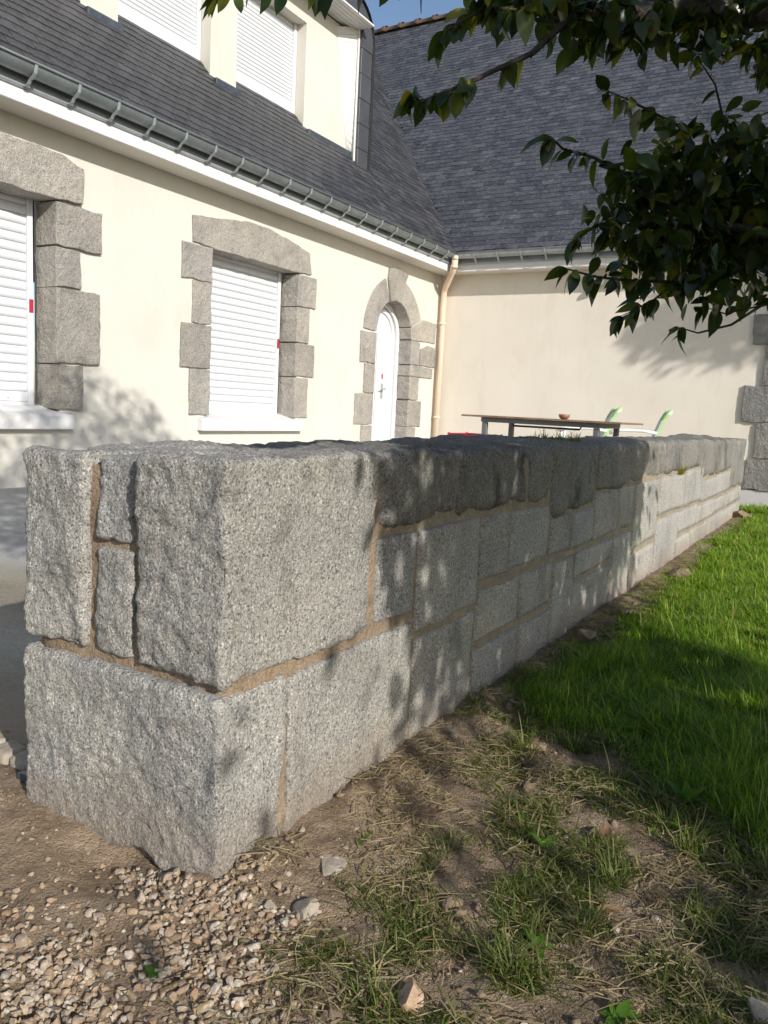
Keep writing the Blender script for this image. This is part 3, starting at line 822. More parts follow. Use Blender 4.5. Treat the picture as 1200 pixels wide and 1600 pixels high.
eu2 = np.array([0, 1., 0]); ev2 = np.array([ct, 0, sn]); en2 = np.array([-sn, 0, ct])
gs = slates(np.array([X0R, 0, Z0R]), -eu2*-1, ev2, en2, .32, lambda v: Y0R+v*ct, VL-.05)
def fix(M_): return M_
VV = []; QQ = []; n = 0
for s_ in gs:
    V, Q = slate_box(s_[1], SL, STH)
    P = s_[0][None, :]+V[:, :1]*eu2+V[:, 1:2]*(ev2+eu2*s_[2])+V[:, 2:3]*en2
    VV.append(P); QQ.append(np.array(Q)[:, ::-1]+n); n += 8
o = obj_np('slates', np.concatenate(VV), np.concatenate(QQ), None, M['slate_old'], roof); o["kind"] = "stuff"
# ridge tiles
n = 10
Vt = []; Qt = []
for i, (y, r) in enumerate(((-.02, .135), (.07, .135), (.075, .112), (.40, .108))):
    for j in range(n+1):
        a = math.pi*j/n; Vt.append((-r*math.cos(a), y, r*math.sin(a)-.03))
for i in range(3):
    for j in range(n): Qt.append((i*(n+1)+j, i*(n+1)+j+1, (i+1)*(n+1)+j+1, (i+1)*(n+1)+j))
rt = mesh_np('ridge_tile', Vt, Qt, None, M['terracotta'], True)
for y in np.arange(.3, 10.5, .385):
    o = link('ridge_tile', rt, roof); o.location = Vector((X0R+ridge_run-hb[0], y-hb[1], Z0R+ridge_run*S-hb[2]+.005))
# valley slates: short overlapping pieces rising up the valley on the left roof
vd = []
for i in range(70):
    v = i*EX*.95+.05
    p = np.array([X0R+v*ct-.135, Y0R+v*ct, Z0R+v*sn])+en*.004
    V, Q = slate_box(.13, .2, .006)
    Mx = slate_matrix(p, eu, ev, en, random.uniform(-.30, -.15), 0)
    V[:, 2] -= .004; vd.append((V@Mx[:3, :3].T+Mx[:3, 3], Q, []))
V, Q, T_ = joined(vd); o = obj_np('valley_slates', V, Q, None, M['slate_old'], roof); o["kind"] = "stuff"

# ---- dormer
dm = bpy.data.objects.new('dormer', None); COL.objects.link(dm); dm.parent = house; BASE[dm.name] = BASE[house.name]
YD = 5.83
ops = [(2.01, 3.14), (3.52, 4.65), (5.034, 6.17), (6.55, 7.706)]
pier = [(.2, 2.01), (3.14, 3.52), (4.65, 5.034), (6.17, 6.55), (7.706, 8.63)]
for a, b in pier:
    box('wall_pier', a, b, YD, YD+.5, 3.55, 5.25, M['cream'], dm, bev=.004)
    box('flashing', a+.01, b-.01, YD-.075, YD-.002, 3.78, 3.862, M['lead'], dm, bev=.003)
for a, b in ops:
    box('lintel', a-.001, b+.001, YD+.002, YD+.48, 5.0, 5.247, M['cream'], dm, bev=0)
    shutter(a+.005, b-.005, 4.02, 5.02, YD+.15, .041, singles=False)
# splayed boarded cheek
A0 = np.array([8.28, YD-.003, 5.2]); A1 = np.array([8.60, YD-.003, 3.84]); B0 = np.array([8.585, 5.715, 5.3]); B1 = np.array([8.61, 5.72, 3.72])
nb = 17
for i in range(nb):
    t0, t1 = i/nb, (i+.96)/nb
    V = [A0+(A1-A0)*t0, B0+(B1-B0)*t0, B0+(B1-B0)*t1, A0+(A1-A0)*t1]
    off = np.array([.03, .012, 0])
    V = V+[p+off for p in V]
    obj_np('cladding_board', V, [(0, 1, 2, 3), (7, 6, 5, 4), (0, 4, 5, 1), (1, 5, 6, 2), (2, 6, 7, 3), (3, 7, 4, 0)], None, M['white_paint'], dm)
for i in range(6):
    y0 = 5.50+i*.056
    box('soffit_board', .2, 8.60, y0, y0+.053, 5.262-.0*i, 5.285, M['white_paint'], dm, bev=.003)
box('white_edge', 8.572, 8.60, 5.695, 5.712, 3.74, 5.30, M['white_paint'], dm, bev=.003)
# slate band round the hood
def curve_out(k_):
    pts = []
    for i in range(9):
        a = math.radians(0+90*i/8); pts.append((8.40+.44*math.cos(a), 5.14+.44*math.sin(a)))
    return pts
out = [(8.84, 3.68)]+curve_out(0)+[(.2, 5.58)]
for z0, z1 in ((3.62, 3.90), (3.906, 4.19), (4.196, 4.48), (4.486, 4.77), (4.776, 5.06)):
    box('edge_slate', 8.602, 8.835+random.uniform(-.004, .004), 5.66+random.uniform(0, .004), 5.72, z0, z1, M['slate_band'], dm, bev=.002)
prism('hood_front', [(8.602, 5.066), (8.838, 5.066)]+curve_out(0)+[(.2, 5.58), (.2, 5.30), (8.602, 5.30)], 'y', 5.66, 5.74, M['slate_band'], dm, bev=0)
hv = [(.2, 5.60)]+[(x_, z_+.02) for x_, z_ in curve_out(0)[::-1]]+[(8.86, 5.0), (8.86, 3.6)]
Vh = [(x_, 5.63, z_) for x_, z_ in hv]+[(x_, 8.2, z_+ .9*(z_ > 4.5)) for x_, z_ in hv]
nh = len(hv)
obj_np('hood_roof', Vh, [(i, i+1, i+1+nh, i+nh) for i in range(nh-1)], None, M['slate'], dm)

# lamp under the eaves (hangs on the wall: a thing of its own)
lp = thing('wall_light', 'small white security light on the gable wall under the eaves', 'light', (XG, 3.08, 2.40))
box('housing', XG-.07, XG-.001, 2.98, 3.20, 2.44, 2.56, M['white_paint'], lp, bev=.01)
tube('lamp_head', [(XG-.05, 3.09, 2.44), (XG-.07, 3.09, 2.40), (XG-.08, 3.09, 2.37)], [.03, .045, .04], M['lamp_glass'], lp, 12)

# ------------------------------------------------------------------ terrace furniture
TB = (7.79, 2.64, .008)
tb = thing('garden_table', 'long garden table with brown slatted wood top and grey metal legs on terrace', 'table', TB)
for i in range(9):
    x0 = 7.345+i*.1012
    for (y0, y1) in ((1.84, 2.26), (2.264, 3.03), (3.034, 3.44)):
        if i in (0, 8) and y0 == 2.264: pass
        box('plank', x0, x0+.097, y0, y1, .697, .715, M['wood'], tb, bev=.002)
box('frame', 7.41, 7.45, 2.05, 3.25, .650, .6965, M['metal'], tb)
box('frame', 8.13, 8.17, 2.05, 3.25, .650, .6965, M['metal'], tb)
box('frame', 7.451, 8.129, 2.05, 2.09, .650, .6965, M['metal'], tb)
box('frame', 7.451, 8.129, 3.21, 3.25, .650, .6965, M['metal'], tb)
for xx, yy in ((7.43, 3.21), (7.43, 2.08), (8.15, 3.21), (8.15, 2.08)):
    box('leg', xx-.025, xx+.025, yy-.025, yy+.025, .008, .649, M['metal'], tb)
tube('slide_bar', [(7.62, 3.0, .66), (7.62, 2.98, .625), (7.62, 2.3, .625), (7.62, 2.28, .66)], .010, M['black'], tb)
bw = thing('bowl', 'small reddish clay bowl standing on the wooden garden table', 'bowl', (7.80, 2.52, .715))
bm = bmesh.new(); prof = [(.0, .7155), (.028, .7155), (.050, .735), (.058, .765), (.053, .765), (.044, .737), (.0, .722)]
rings = []
for r_, z_ in prof:
    rings.append([bm.verts.new((7.80+r_*math.cos(2*math.pi*i/20), 2.52+r_*math.sin(2*math.pi*i/20), z_)) for i in range(20)] if r_ > 0 else [bm.verts.new((7.80, 2.52, z_))])
for a, b in zip(rings[:-1], rings[1:]):
    for i in range(20):
        j = (i+1) % 20
        if len(a) == 1: bm.faces.new((a[0], b[i], b[j]))
        elif len(b) == 1: bm.faces.new((a[i], a[j], b[0]))
        else: bm.faces.new((a[i], a[j], b[j], b[i]))
obj_bm('bowl_body', bm, M['clay'], bw, True)
def chair(loc, rz, label):
    b = thing('garden_chair', label, 'chair', loc, 'pale green garden chairs at the table')
    X, Y, Z = loc; c_, s_ = math.cos(rz), math.sin(rz)
    def W(p): return (X+p[0]*c_-p[1]*s_, Y+p[0]*s_+p[1]*c_, Z+p[2])
    # local: x forward, y left
    V = []; Q = []
    prof = [(.24, .44), (.1, .425), (-.1, .42), (-.2, .43)]
    bk = [(-.2, .43), (-.245, .58), (-.30, .74), (-.345, .825), (-.385, .85)]
    def sheet(pr, hw, th):
        V = []; Q = []
        for x_, z_ in pr:
            V += [W((x_, -hw, z_)), W((x_, hw, z_)), W((x_-th, -hw, z_-th)), W((x_-th, hw, z_-th))]
        for i in range(len(pr)-1):
            o_ = i*4; Q += [(o_, o_+1, o_+5, o_+4), (o_+2, o_+6, o_+7, o_+3), (o_, o_+4, o_+6, o_+2), (o_+1, o_+3, o_+7, o_+5)]
        e = (len(pr)-1)*4; Q += [(0, 2, 3, 1), (e, e+1, e+3, e+2)]
        return V, Q
    V, Q = sheet(prof, .215, .006); obj_np('seat', V, Q, None, M['sling'], b)
    V, Q = sheet(bk, .205, .006); obj_np('backrest', V, Q, None, M['sling'], b)
    for sy in (-1, 1):
        tube('back_frame', [W((x_, sy*.222, z_)) for x_, z_ in bk], [.019]*5, M['chair_white'], b)
        tube('back_trim', [W((x_-.012, sy*.222, z_+.022)) for x_, z_ in bk], [.02]*5, M['chair_mesh'], b)
        tube('leg', [W((.25, sy*.235, .005)), W((.22, sy*.235, .3)), W((.2, sy*.235, .60))], .015, M['chair_white'], b)
        tube('leg', [W((-.33, sy*.235, .005)), W((-.26, sy*.235, .3)), W((-.22, sy*.235, .46))], .015, M['chair_white'], b)
        tube('armrest', [W((.26, sy*.245, .585)), W((.15, sy*.245, .625)), W((-.1, sy*.245, .63)), W((-.25, sy*.24, .61))], .017, M['chair_white'], b)
    tube('back_top', [W((-.385, -.222, .85)), W((-.392, 0, .854)), W((-.385, .222, .85))], .017, M['chair_white'], b)
    tube('seat_rail', [W((.24, -.23, .435)), W((.245, 0, .43)), W((.24, .23, .435))], .014, M['chair_white'], b)
chair((8.95, 2.68, .0), math.radians(112), 'pale green garden chair just behind the table beside the gable wall')
chair((9.35, 2.20, .0), math.radians(105), 'pale green reclined garden chair standing free past the right end of the table')
rdv = thing('plastic_crate', 'red plastic box barely showing above the wall left of the table', 'box', (8.2, 3.66, .008))
# crate with four slatted sides
for (a, b, c_, d) in ((7.95, 8.45, 3.42, 3.44), (7.95, 8.45, 3.86, 3.88), (7.95, 7.97, 3.44, 3.86), (8.43, 8.45, 3.44, 3.86)):
    for z0, z1 in ((.008, .13), (.18, .31), (.36, .500)):
        box('side_slat', a, b, c_, d, z0, z1, M['red_plastic'], rdv, bev=.004)
for xx in (7.955, 8.425):
    for yy in (3.425, 3.855): box('corner_post', xx, xx+.022, yy, yy+.022, .008, .508, M['red_plastic'], rdv, bev=.003)

# ------------------------------------------------------------------ stones and small things on the ground
def icosph(sub):
    bm = bmesh.new(); bmesh.ops.create_icosphere(bm, subdivisions=sub, radius=1.0)
    bm.verts.ensure_lookup_table()
    V = np.array([v.co[:] for v in bm.verts]); T = np.array([[v.index for v in f.verts] for f in bm.faces]); bm.free()
    return V, T
I1, T1 = icosph(2)
def rock_shape(V, seed, amp=.35, flat=.6):
    P = V*(1+amp*pnoise(V*1.3+seed*7.7)[:, None]+amp*.5*pnoise(V*3.1+seed*3.3)[:, None])
    # chip with a few planes so that it reads as broken stone
    g = np.random.default_rng(seed)
    for k_ in range(7):
        n_ = g.normal(size=3); n_ /= np.linalg.norm(n_); d = P@n_; lim = g.uniform(.42, .75)
        P = P-np.clip(d-lim, 0, None)[:, None]*n_
    return P*np.array([1, 1, flat])
def gz_at(x, y): return float(ground_z(np.array([x]), np.array([y]))[0])
I3, T3 = icosph(3)
def rock(name, x, y, size, mat, label, cat, seed, sc=(1, .75, .6), rz=0.0, group=None, sink=.25, sub=3, base_z=None):
    V = rock_shape(I3, seed, .3, 1.0)*np.array(sc)*size
    c_, s_ = math.cos(rz), math.sin(rz); V = np.stack([V[:, 0]*c_-V[:, 1]*s_, V[:, 0]*s_+V[:, 1]*c_, V[:, 2]], 1)
    z = gz_at(x, y) if base_z is None else base_z
    V[:, 2] += -V[:, 2].min()*(1-sink)+0
    V = V+np.array([x, y, z-0.002])
    o = obj_np(name, V, None, T3, M[mat], None, False, base=(x, y, z)); props(o, label, cat, group)
    return o
rock('rock', .815, .40, .026, 'rock', 'rough orange brown stone lying in sparse grass near the bottom edge', 'stone', 11, (1, .8, .6), .4)
rock('rock', 1.03, .022, .022, 'rock_pale', 'pinkish pale stone cut by the bottom right corner of the picture', 'stone', 12, (1, .8, .6), 1.2)
rock('rock', 1.575, .705, .014, 'rock_pale', 'small pale pebble beside the wall foot at the start of the lawn', 'stone', 13)
rock('rock', 1.01, .655, .030, 'rock_pale', 'flat dusty stone half buried in soil below the corner block', 'stone', 14, (1.2, .8, .28), .5, sink=.5)
rock('rock', .885, .615, .026, 'rock_pale', 'pale pitted stone where gravel meets the grass', 'stone', 15, (1.1, .8, .5), .9, sink=.4)
rock('rock', 1.655, .535, .030, 'rock', 'flat pinkish brown stone at the edge of the shaded lawn', 'stone', 16, (1.2, .8, .2), 2.0, sink=.35)
for i in range(9):
    g = np.random.default_rng(90+i); xx = 1.15+g.normal()*.06; yy = .13+g.normal()*.06
    rock('pebble', xx, yy, .006+.003*g.random(), 'rock_pale', 'small white pebble in the cluster on sparse grass at lower right', 'pebble', 40+i, (1, .8, .7), g.random()*6, 'white pebbles in the sparse grass', sub=2)
# clods along the wall foot
for i, (xx, yy, s_) in enumerate(((3.95, .66, .07), (6.9, .72, .08), (3.05, .66, .05), (2.55, .69, .045))):
    lab = ['brown clod of earth in the sunny lawn beside the wall', 'brown clod of earth at the far end of the wall', 'flat clod of earth at the wall foot where shade ends', 'dark clod of earth at the wall foot in shade'][i]
    rock('clod', xx, yy, s_, 'clod', lab, 'clod', 60+i, (1, .8, .5), i*1.1, 'clods of earth along the wall', sink=.45)
# granite setts edging the terrace
for i, (yy, w_) in enumerate(((1.292, .050), (1.350, .056), (1.415, .06), (1.482, .06), (1.55, .06))):
    V, Q = rough_block(.925, .982, yy-w_/2, yy+w_/2, -.05, .012+.004*(i % 2), .008, rad=.010, ax=.006, ay=.004, az=.006, seed=70+i)
    o = obj_np('paving_sett', V, Q, None, M['rock_pale'], None, True, base=(.953, yy, 0))
    labs = ['small pale granite sett touching the wall end at the terrace edge', 'second small pale sett from the wall at the terrace edge', 'third small pale sett from the wall at the terrace edge', 'fourth pale sett along the terrace edge', 'fifth pale sett along the terrace edge']
    props(o, labs[i], 'sett', 'setts edging the terrace')
o = prism('slate_shard', [(1.245, -.012), (1.315, -.01), (1.305, .012), (1.27, .018), (1.25, .008)], 'x', .898, .910, M['lead'], None, bev=.002, base=(.905, 1.28, 0))
props(o, 'dark blue grey slate shard standing below the pale setts by the wall', 'slate shard')

# gravel: pieces lying in patches (nobody could count them)
def gravel_density(x, y):
    d = 0
    for (cx_, cy_, sx, sy, a) in ((.86, .87, .06, .05, 1.0), (.83, .75, .08, .07, 1.25), (.74, .68, .09, .08, 1.25), (.68, .60, .10, .06, 1.2), (.84, .645, .06, .05, .6), (.57, .78, .08, .08, 1.4), (.52, .70, .10, .1, 1.4), (.50, .92, .10, .12, 1.3), (.60, .52, .1, .06, .8)):
        d = np.maximum(d, a*np.exp(-(((x-cx_)/sx)**2+((y-cy_)/sy)**2)*.8))
    return d
N = 46000
gx_ = rng.uniform(.25, 1.12, N); gy_ = rng.uniform(.2, 1.4, N)
den = gravel_density(gx_, gy_)+.012+.02*(gy_ > .75)
keep = (rng.random(N) < den*.42) & ~((gx_ > .855) & (gy_ > .765) & (gy_ < 1.245))
gx_, gy_, den = gx_[keep], gy_[keep], den[keep]
shapes = [rock_shape(I1, 200+i, .40, .78) for i in range(24)]
gzz = ground_z(gx_, gy_)
VV = []; TT = []; n = 0
for i in range(len(gx_)):
    s_ = rng.choice(24); sz = .0041*math.exp(rng.normal()*.36)+.0005
    V = shapes[s_]*sz*np.array([1.15, .9, .85])
    a, b_, c_ = rng.uniform(0, 6.28), rng.normal()*.4, rng.normal()*.4
    Rm = np.array(Matrix.Rotation(a, 3, 'Z') @ Matrix.Rotation(b_, 3, 'X') @ Matrix.Rotation(c_, 3, 'Y'))
    lay = min(1, den[i])*rng.uniform(-.001, .0035)
    VV.append(V@Rm.T+np.array([gx_[i], gy_[i], gzz[i]+sz*.22+lay])); TT.append(T1+n); n += len(V)
gravel = obj_np('gravel', np.concatenate(VV), None, np.concatenate(TT), M['pebble'], None, False)
props(gravel, 'small buff and brown gravel strewn over the soil before the corner block', 'gravel', kind='stuff')
# crumbs of soil
N = 14000
cx_ = rng.uniform(.4, 3.4, N); cy_ = rng.uniform(-.1, 1.4, N)
lee = lawn_edge(cx_, cy_)
kp = (lee < .1) & (rng.random(N) < .62) & ~((cx_ > .86) & (cy_ > .77)) & (fbm(np.stack([cx_, cy_, cx_*0], 1), 6, 2) > -.15)
cx_, cy_ = cx_[kp], cy_[kp]; czz = ground_z(cx_, cy_)
I0, T0 = icosph(1)
VV = []; TT = []; n = 0
sh0 = [rock_shape(I0, 300+i, .4, .7) for i in range(10)]
for i in range(len(cx_)):
    V = sh0[i % 10]*(.0030*math.exp(rng.normal()*.6)); a = rng.uniform(0, 6.28); c_, s_ = math.cos(a), math.sin(a)
    V = np.stack([V[:, 0]*c_-V[:, 1]*s_, V[:, 0]*s_+V[:, 1]*c_, V[:, 2]], 1)
    VV.append(V+np.array([cx_[i], cy_[i], czz[i]+.0008])); TT.append(T0+n); n += len(V)
soil = obj_np('soil_crumbs', np.concatenate(VV), None, np.concatenate(TT), M['clod'], None, True)
props(soil, 'loose brown crumbs of soil scattered over the bare ground', 'soil', kind='stuff')

# ------------------------------------------------------------------ grass
def blades(x, y, z, h, wd, lean, az, curl=.5):
    n = len(x)
    dx, dy = np.cos(az), np.sin(az); px, py = -dy, dx
    def ring(t, wk):
        off = h*lean*(t**1.7); zz = z+h*(t-curl*lean*t*t*.45)
        return x+dx*off, y+dy*off, zz, wd*wk
    V = np.zeros((n, 7, 3))
    for i, (t, wk) in enumerate(((0, .5), (.4, .48), (.75, .32))):
        a, b, c, w_ = ring(t, wk)
        V[:, 2*i] = np.stack([a-px*w_, b-py*w_, c], 1); V[:, 2*i+1] = np.stack([a+px*w_, b+py*w_, c], 1)
    a, b, c, w_ = ring(1.0, 0); V[:, 6] = np.stack([a, b, c], 1)
    o = np.arange(n)[:, None]*7
    Q = np.concatenate([o+np.array([0, 1, 3, 2]), o+np.array([2, 3, 5, 4])]); T = o+np.array([4, 5, 6])
    return V.reshape(-1, 3), Q, T
def scatter(n, x0, x1, y0, y1, dens):
    x = rng.uniform(x0, x1, n); y = rng.uniform(y0, y1, n); k_ = rng.random(n) < dens(x, y)
    return x[k_], y[k_]
def in_frame(x, y, mpx=60):
    d = np.stack([x, y, np.full_like(x, -.74)], 1); z = d@Fn
    u = 600+1238*(d@np.array(Rv))/np.maximum(z, .05)
    return (z > .2) & (u < 1200+mpx)
sets = []
def dens_near(x, y):
    l = lawn_edge(x, y); P = np.stack([x, y, x*0], 1)
    return np.clip(l/.30+.30, 0, 1)*np.clip(.85+1.1*fbm(P+7, 5, 3), .12, 1)*(y < .745)
def add_lawn(n, x0, x1, y0, y1, hh, ww, dn):
    x, y = scatter(n, x0, x1, y0, y1, dn)
    P = np.stack([x, y, x*0], 1)
    hm = hh*np.clip(.35+lawn_edge(x, y)/.22, .35, 1)*np.clip(1+.7*fbm(P, 4, 3), .35, 2)*np.exp(rng.normal(size=len(x))*.30)
    az = 3*pnoise(P*2.2)+rng.normal(size=len(x))*1.3
    sets.append(blades(x, y, ground_z(x, y)-.003, hm, ww*np.exp(rng.normal(size=len(x))*.2), np.clip(.85+.45*rng.normal(size=len(x)), .05, 1.8), az))
add_lawn(125000, 1.05, 2.6, -.25, .76, .040, .0024, dens_near)
add_lawn(60000, 2.6, 4.4, -.15, .76, .040, .0032, dens_near)
add_lawn(52000, 4.4, 7.5, .0, .77, .040, .0050, dens_near)
add_lawn(20000, 7.3, 10.4, .0, 1.6, .05, .006, lambda x, y: np.ones_like(x)*((x > 7.36) | (y < .75)))
add_lawn(34000, 1.2, 8, -1.6, -.1, .05, .006, dens_near)
V = []; Q = []; T = []; n = 0
def cat(sets):
    V = []; Q = []; T = []; n = 0
    for v, q, t in sets: V.append(v); Q.append(q+n); T.append(t+n); n += len(v)
    return np.concatenate(V), np.concatenate(Q), np.concatenate(T)
V, Q, T = cat(sets)
lawn = obj_np('lawn_grass', V, Q, T, M['grass'], None, True)
props(lawn, 'thick bright green lawn grass growing along the granite wall', 'grass', kind='stuff')
# sparse worn grass over the soil
def dens_sp(x, y):
    P = np.stack([x, y, x*0], 1); l = lawn_edge(x, y)
    patch = np.clip(fbm(P, 7.5, 4)*1.1+.26, 0, 1)
    zone = np.clip((.60-y)/.22, 0, 1)*.85+np.clip((.30-y)/.2, 0, 1)*.5+np.clip(1-np.abs(l+.05)/.25, 0, 1)*.6
    zone = zone+np.exp(-(((x-.84)/.12)**2+((y-.50)/.10)**2))*.7
    return np.clip(patch*zone*1.6, 0, 1)*(l < .12)*(y < .76)*(1-np.clip(gravel_density(x, y), 0, 1)*.85)
sets = []
x, y = scatter(150000, .5, 2.1, -.35, .76, dens_sp)
P = np.stack([x, y, x*0], 1)
sets.append(blades(x, y, ground_z(x, y)-.002, (.017*np.exp(rng.normal(size=len(x))*.5)), .0019*np.exp(rng.normal(size=len(x))*.25), np.clip(1.25+.4*rng.normal(size=len(x)), .2, 1.9), rng.uniform(0, 6.28, len(x)), .95))
# small upright tufts
for k_ in range(46):
    cx_, cy_ = rng.uniform(.7, 1.75), rng.uniform(-.15, .55)
    if float(dens_sp(np.array([cx_]), np.array([cy_]))[0]) < .12: continue
    m_ = rng.integers(25, 70); a = rng.uniform(0, 6.28, m_); r_ = .02*np.sqrt(rng.random(m_))
    x = cx_+r_*np.cos(a); y = cy_+r_*np.sin(a)
    sets.append(blades(x, y, ground_z(x, y)-.002, .034*np.exp(rng.normal(size=m_)*.35), np.full(m_, .0021), np.clip(.7+.3*rng.normal(size=m_), .1, 1.4), a+rng.normal(size=m_)*.5))
V, Q, T = cat(sets)
sg = obj_np('sparse_grass', V, Q, T, M['grass_dull'], None, True)
props(sg, 'thin patchy short grass over the bare brown soil in front', 'grass', kind='stuff')
# dry grass lying flat on the soil
def dens_st(x, y):
    l = lawn_edge(x, y); P = np.stack([x, y, x*0], 1)
    return np.clip((fbm(P+3, 5, 3)+.35), 0, 1)*(l < .1)*(y < .765)*(np.clip(1-gravel_density(x, y), .12, 1))*np.clip(1.1-np.clip(y-.6, 0, 1)*3, .2, 1)
x, y = scatter(80000, .55, 4.4, -.3, .765, dens_st)
m_ = len(x)
hl = .028*np.exp(rng.normal(size=m_)*.5); az = rng.uniform(0, 6.28, m_)
V = np.zeros((m_, 6, 3)); wd = .00065*np.exp(rng.normal(size=m_)*.3)
bend = rng.normal(size=m_)*.25; zl = ground_z(x, y)+.003+rng.random(m_)*.008
for i, t in enumerate((-.5, 0, .5)):
    ax_ = x+np.cos(az)*hl*t-np.sin(az)*hl*bend*(t*t); ay_ = y+np.sin(az)*hl*t+np.cos(az)*hl*bend*(t*t)
    zz = zl+(0.004*rng.random(m_) if i != 1 else .003)
    V[:, 2*i] = np.stack([ax_-np.sin(az)*wd*-1, ay_-np.cos(az)*wd, zz], 1); V[:, 2*i+1] = np.stack([ax_+np.sin(az)*wd*-1, ay_+np.cos(az)*wd, zz+.0006], 1)
oo = np.arange(m_)[:, None]*6
dg = obj_np('dry_grass', V.reshape(-1, 3), np.concatenate([oo+np.array([0, 1, 3, 2]), oo+np.array([2, 3, 5, 4])]), None, M['straw'], None, False)
props(dg, 'dry yellow grass stalks lying over the brown soil', 'dry grass', kind='stuff')

# tufts growing on the wall top, weeds on the soil
def tuft(name, c_, n_, h_, w_, spread, mat, label, cat_):
    a = rng.uniform(0, 6.28, n_); r_ = np.sqrt(rng.random(n_))
    x = c_[0]+spread[0]*r_*np.cos(a); y = c_[1]+spread[1]*r_*np.sin(a)
    V, Q, T = blades(x, y, np.full(n_, c_[2]), h_*np.exp(rng.normal(size=n_)*.3), np.full(n_, w_), np.clip(.6+.4*rng.normal(size=n_), .1, 1.5), rng.uniform(0, 6.28, n_))
    o = obj_np(name, V, Q, T, mat, None, True, base=c_); props(o, label, cat_)
tuft('grass_tuft', (2.72, .90, .640), 320, .035, .003, (.20, .07), M['grass_dull'], 'small green grass tuft growing on top of the granite wall', 'grass tuft')
tuft('grass_tuft', (4.42, .768, .470), 90, .035, .004, (.05, .015), M['moss'], 'yellow moss tuft in a joint on the sunlit far part of the wall', 'moss tuft')
def leaf_shape(L_, W_, n_=6, cup=.15, droop=.25, serr=0.0):
    """pointed leaf, base at origin, along +x, normal +z"""
    V = []; Q = []
    for i in range(n_+1):
        t = i/n_; wv = W_*.5*(math.sin(math.pi*min(1, t**.85))**.75)*(1-.25*t) if 0 < t < 1 else 0.0006
        if t > .86 and t < 1: wv *= .8
        z = -droop*L_*t*t
        V += [(L_*t, -wv, z+cup*wv), (L_*t, 0, z), (L_*t, wv, z+cup*wv)]
    for i in range(n_):
        o = i*3; Q += [(o, o+3, o+4, o+1), (o+1, o+4, o+5, o+2)]
    return np.array(V), np.array(Q)
def weed(x, y, nl, L_, W_, label, up=.5, mat='weed'):
    z = gz_at(x, y); b = thing('weed', label, 'weed', (x, y, z))
    for i in range(nl):
        a = 2*math.pi*i/nl+random.uniform(-.4, .4)
        V, Q = leaf_shape(L_*random.uniform(.7, 1.1), W_, 5, .2, .35)
        Rm = np.array(Matrix.Rotation(a, 3, 'Z') @ Matrix.Rotation(-up*random.uniform(.6, 1.3), 3, 'Y'))
        V = V@Rm.T+np.array([x, y, z+.004]); obj_np('leaf', V, Q, None, M[mat], b, True)
weed(1.25, .38, 3, .035, .020, 'small weed with broad green leaves on bare soil at centre right', .9)
weed(1.56, .20, 5, .06, .022, 'upright pale green weed at the edge of the shaded lawn', 1.0)
weed(1.10, .65, 2, .04, .012, 'two bright green leaves lying on soil beside the corner block', .3)
weed(.67, .70, 7, .016, .010, 'tiny bright green seedling growing in the gravel', .5)
weed(.93, .17, 6, .03, .018, 'low leafy weed in sparse grass near the bottom right corner', .6)
weed(1.0, .30, 5, .028, .014, 'small rosette weed in sparse grass below the bare soil', .5)
weed(1.85, .40, 4, .05, .03, 'broad leaved weed among the shaded lawn grass', .6)
for i, (xx, yy, lab) in enumerate(((1.33, .30, 'curled brown dead leaf on soil at the right of the bare patch'), (1.14, .22, 'pale brown dead leaf in the sparse grass near the white pebbles'), (1.30, .47, 'reddish dead leaf lying on soil in the middle of the bare patch'))):
    V, Q = leaf_shape(.04, .022, 6, .5, -.1); a = i*2.1
    Rm = np.array(Matrix.Rotation(a, 3, 'Z')); o = obj_np('dead_leaf', V@Rm.T+np.array([xx, yy, gz_at(xx, yy)+.008]), Q, None, M['dead_leaf'], None, True, base=(xx, yy, gz_at(xx, yy)))
    props(o, lab, 'leaf')

# ------------------------------------------------------------------ camellia tree
TRB = (1.30, -1.35, 0.0)
tree = thing('camellia_tree', 'dark glossy leaved tree overhanging the lawn from the right', 'tree', TRB)
def arr(*p): return [np.array(q, float) for q in p]
tube('trunk', [(1.30, -1.35, -.05), (1.29, -1.33, .35), (1.33, -1.30, .8), (1.30, -1.27, 1.3), (1.26, -1.30, 2.0), (1.28, -1.3, 2.9), (1.25, -1.28, 3.7)], [.11, .085, .075, .065, .05, .032, .012], M['bark'], tree, 12)
limb = [(1.32, -1.29, 1.05), (1.55, -1.0, 1.35), (1.95, -.55, 1.62), (2.25, -.15, 1.73), (2.37, .12, 1.775), (2.28, .34, 1.77), (2.12, .49, 1.745), (1.99, .60, 1.69), (1.91, .67, 1.67)]
tube('limb', limb, [.055, .05, .046, .042, .040, .036, .026, .018, .013], M['bark'], tree, 10)
limb2 = [(1.31, -1.28, .85), (1.7, -.9, 1.0), (2.2, -.4, 1.12), (2.45, .0, 1.2), (2.40, .22, 1.24), (2.25, .38, 1.26)]
tube('limb', limb2, [.045, .04, .03, .022, .016, .009], M['bark'], tree, 8)
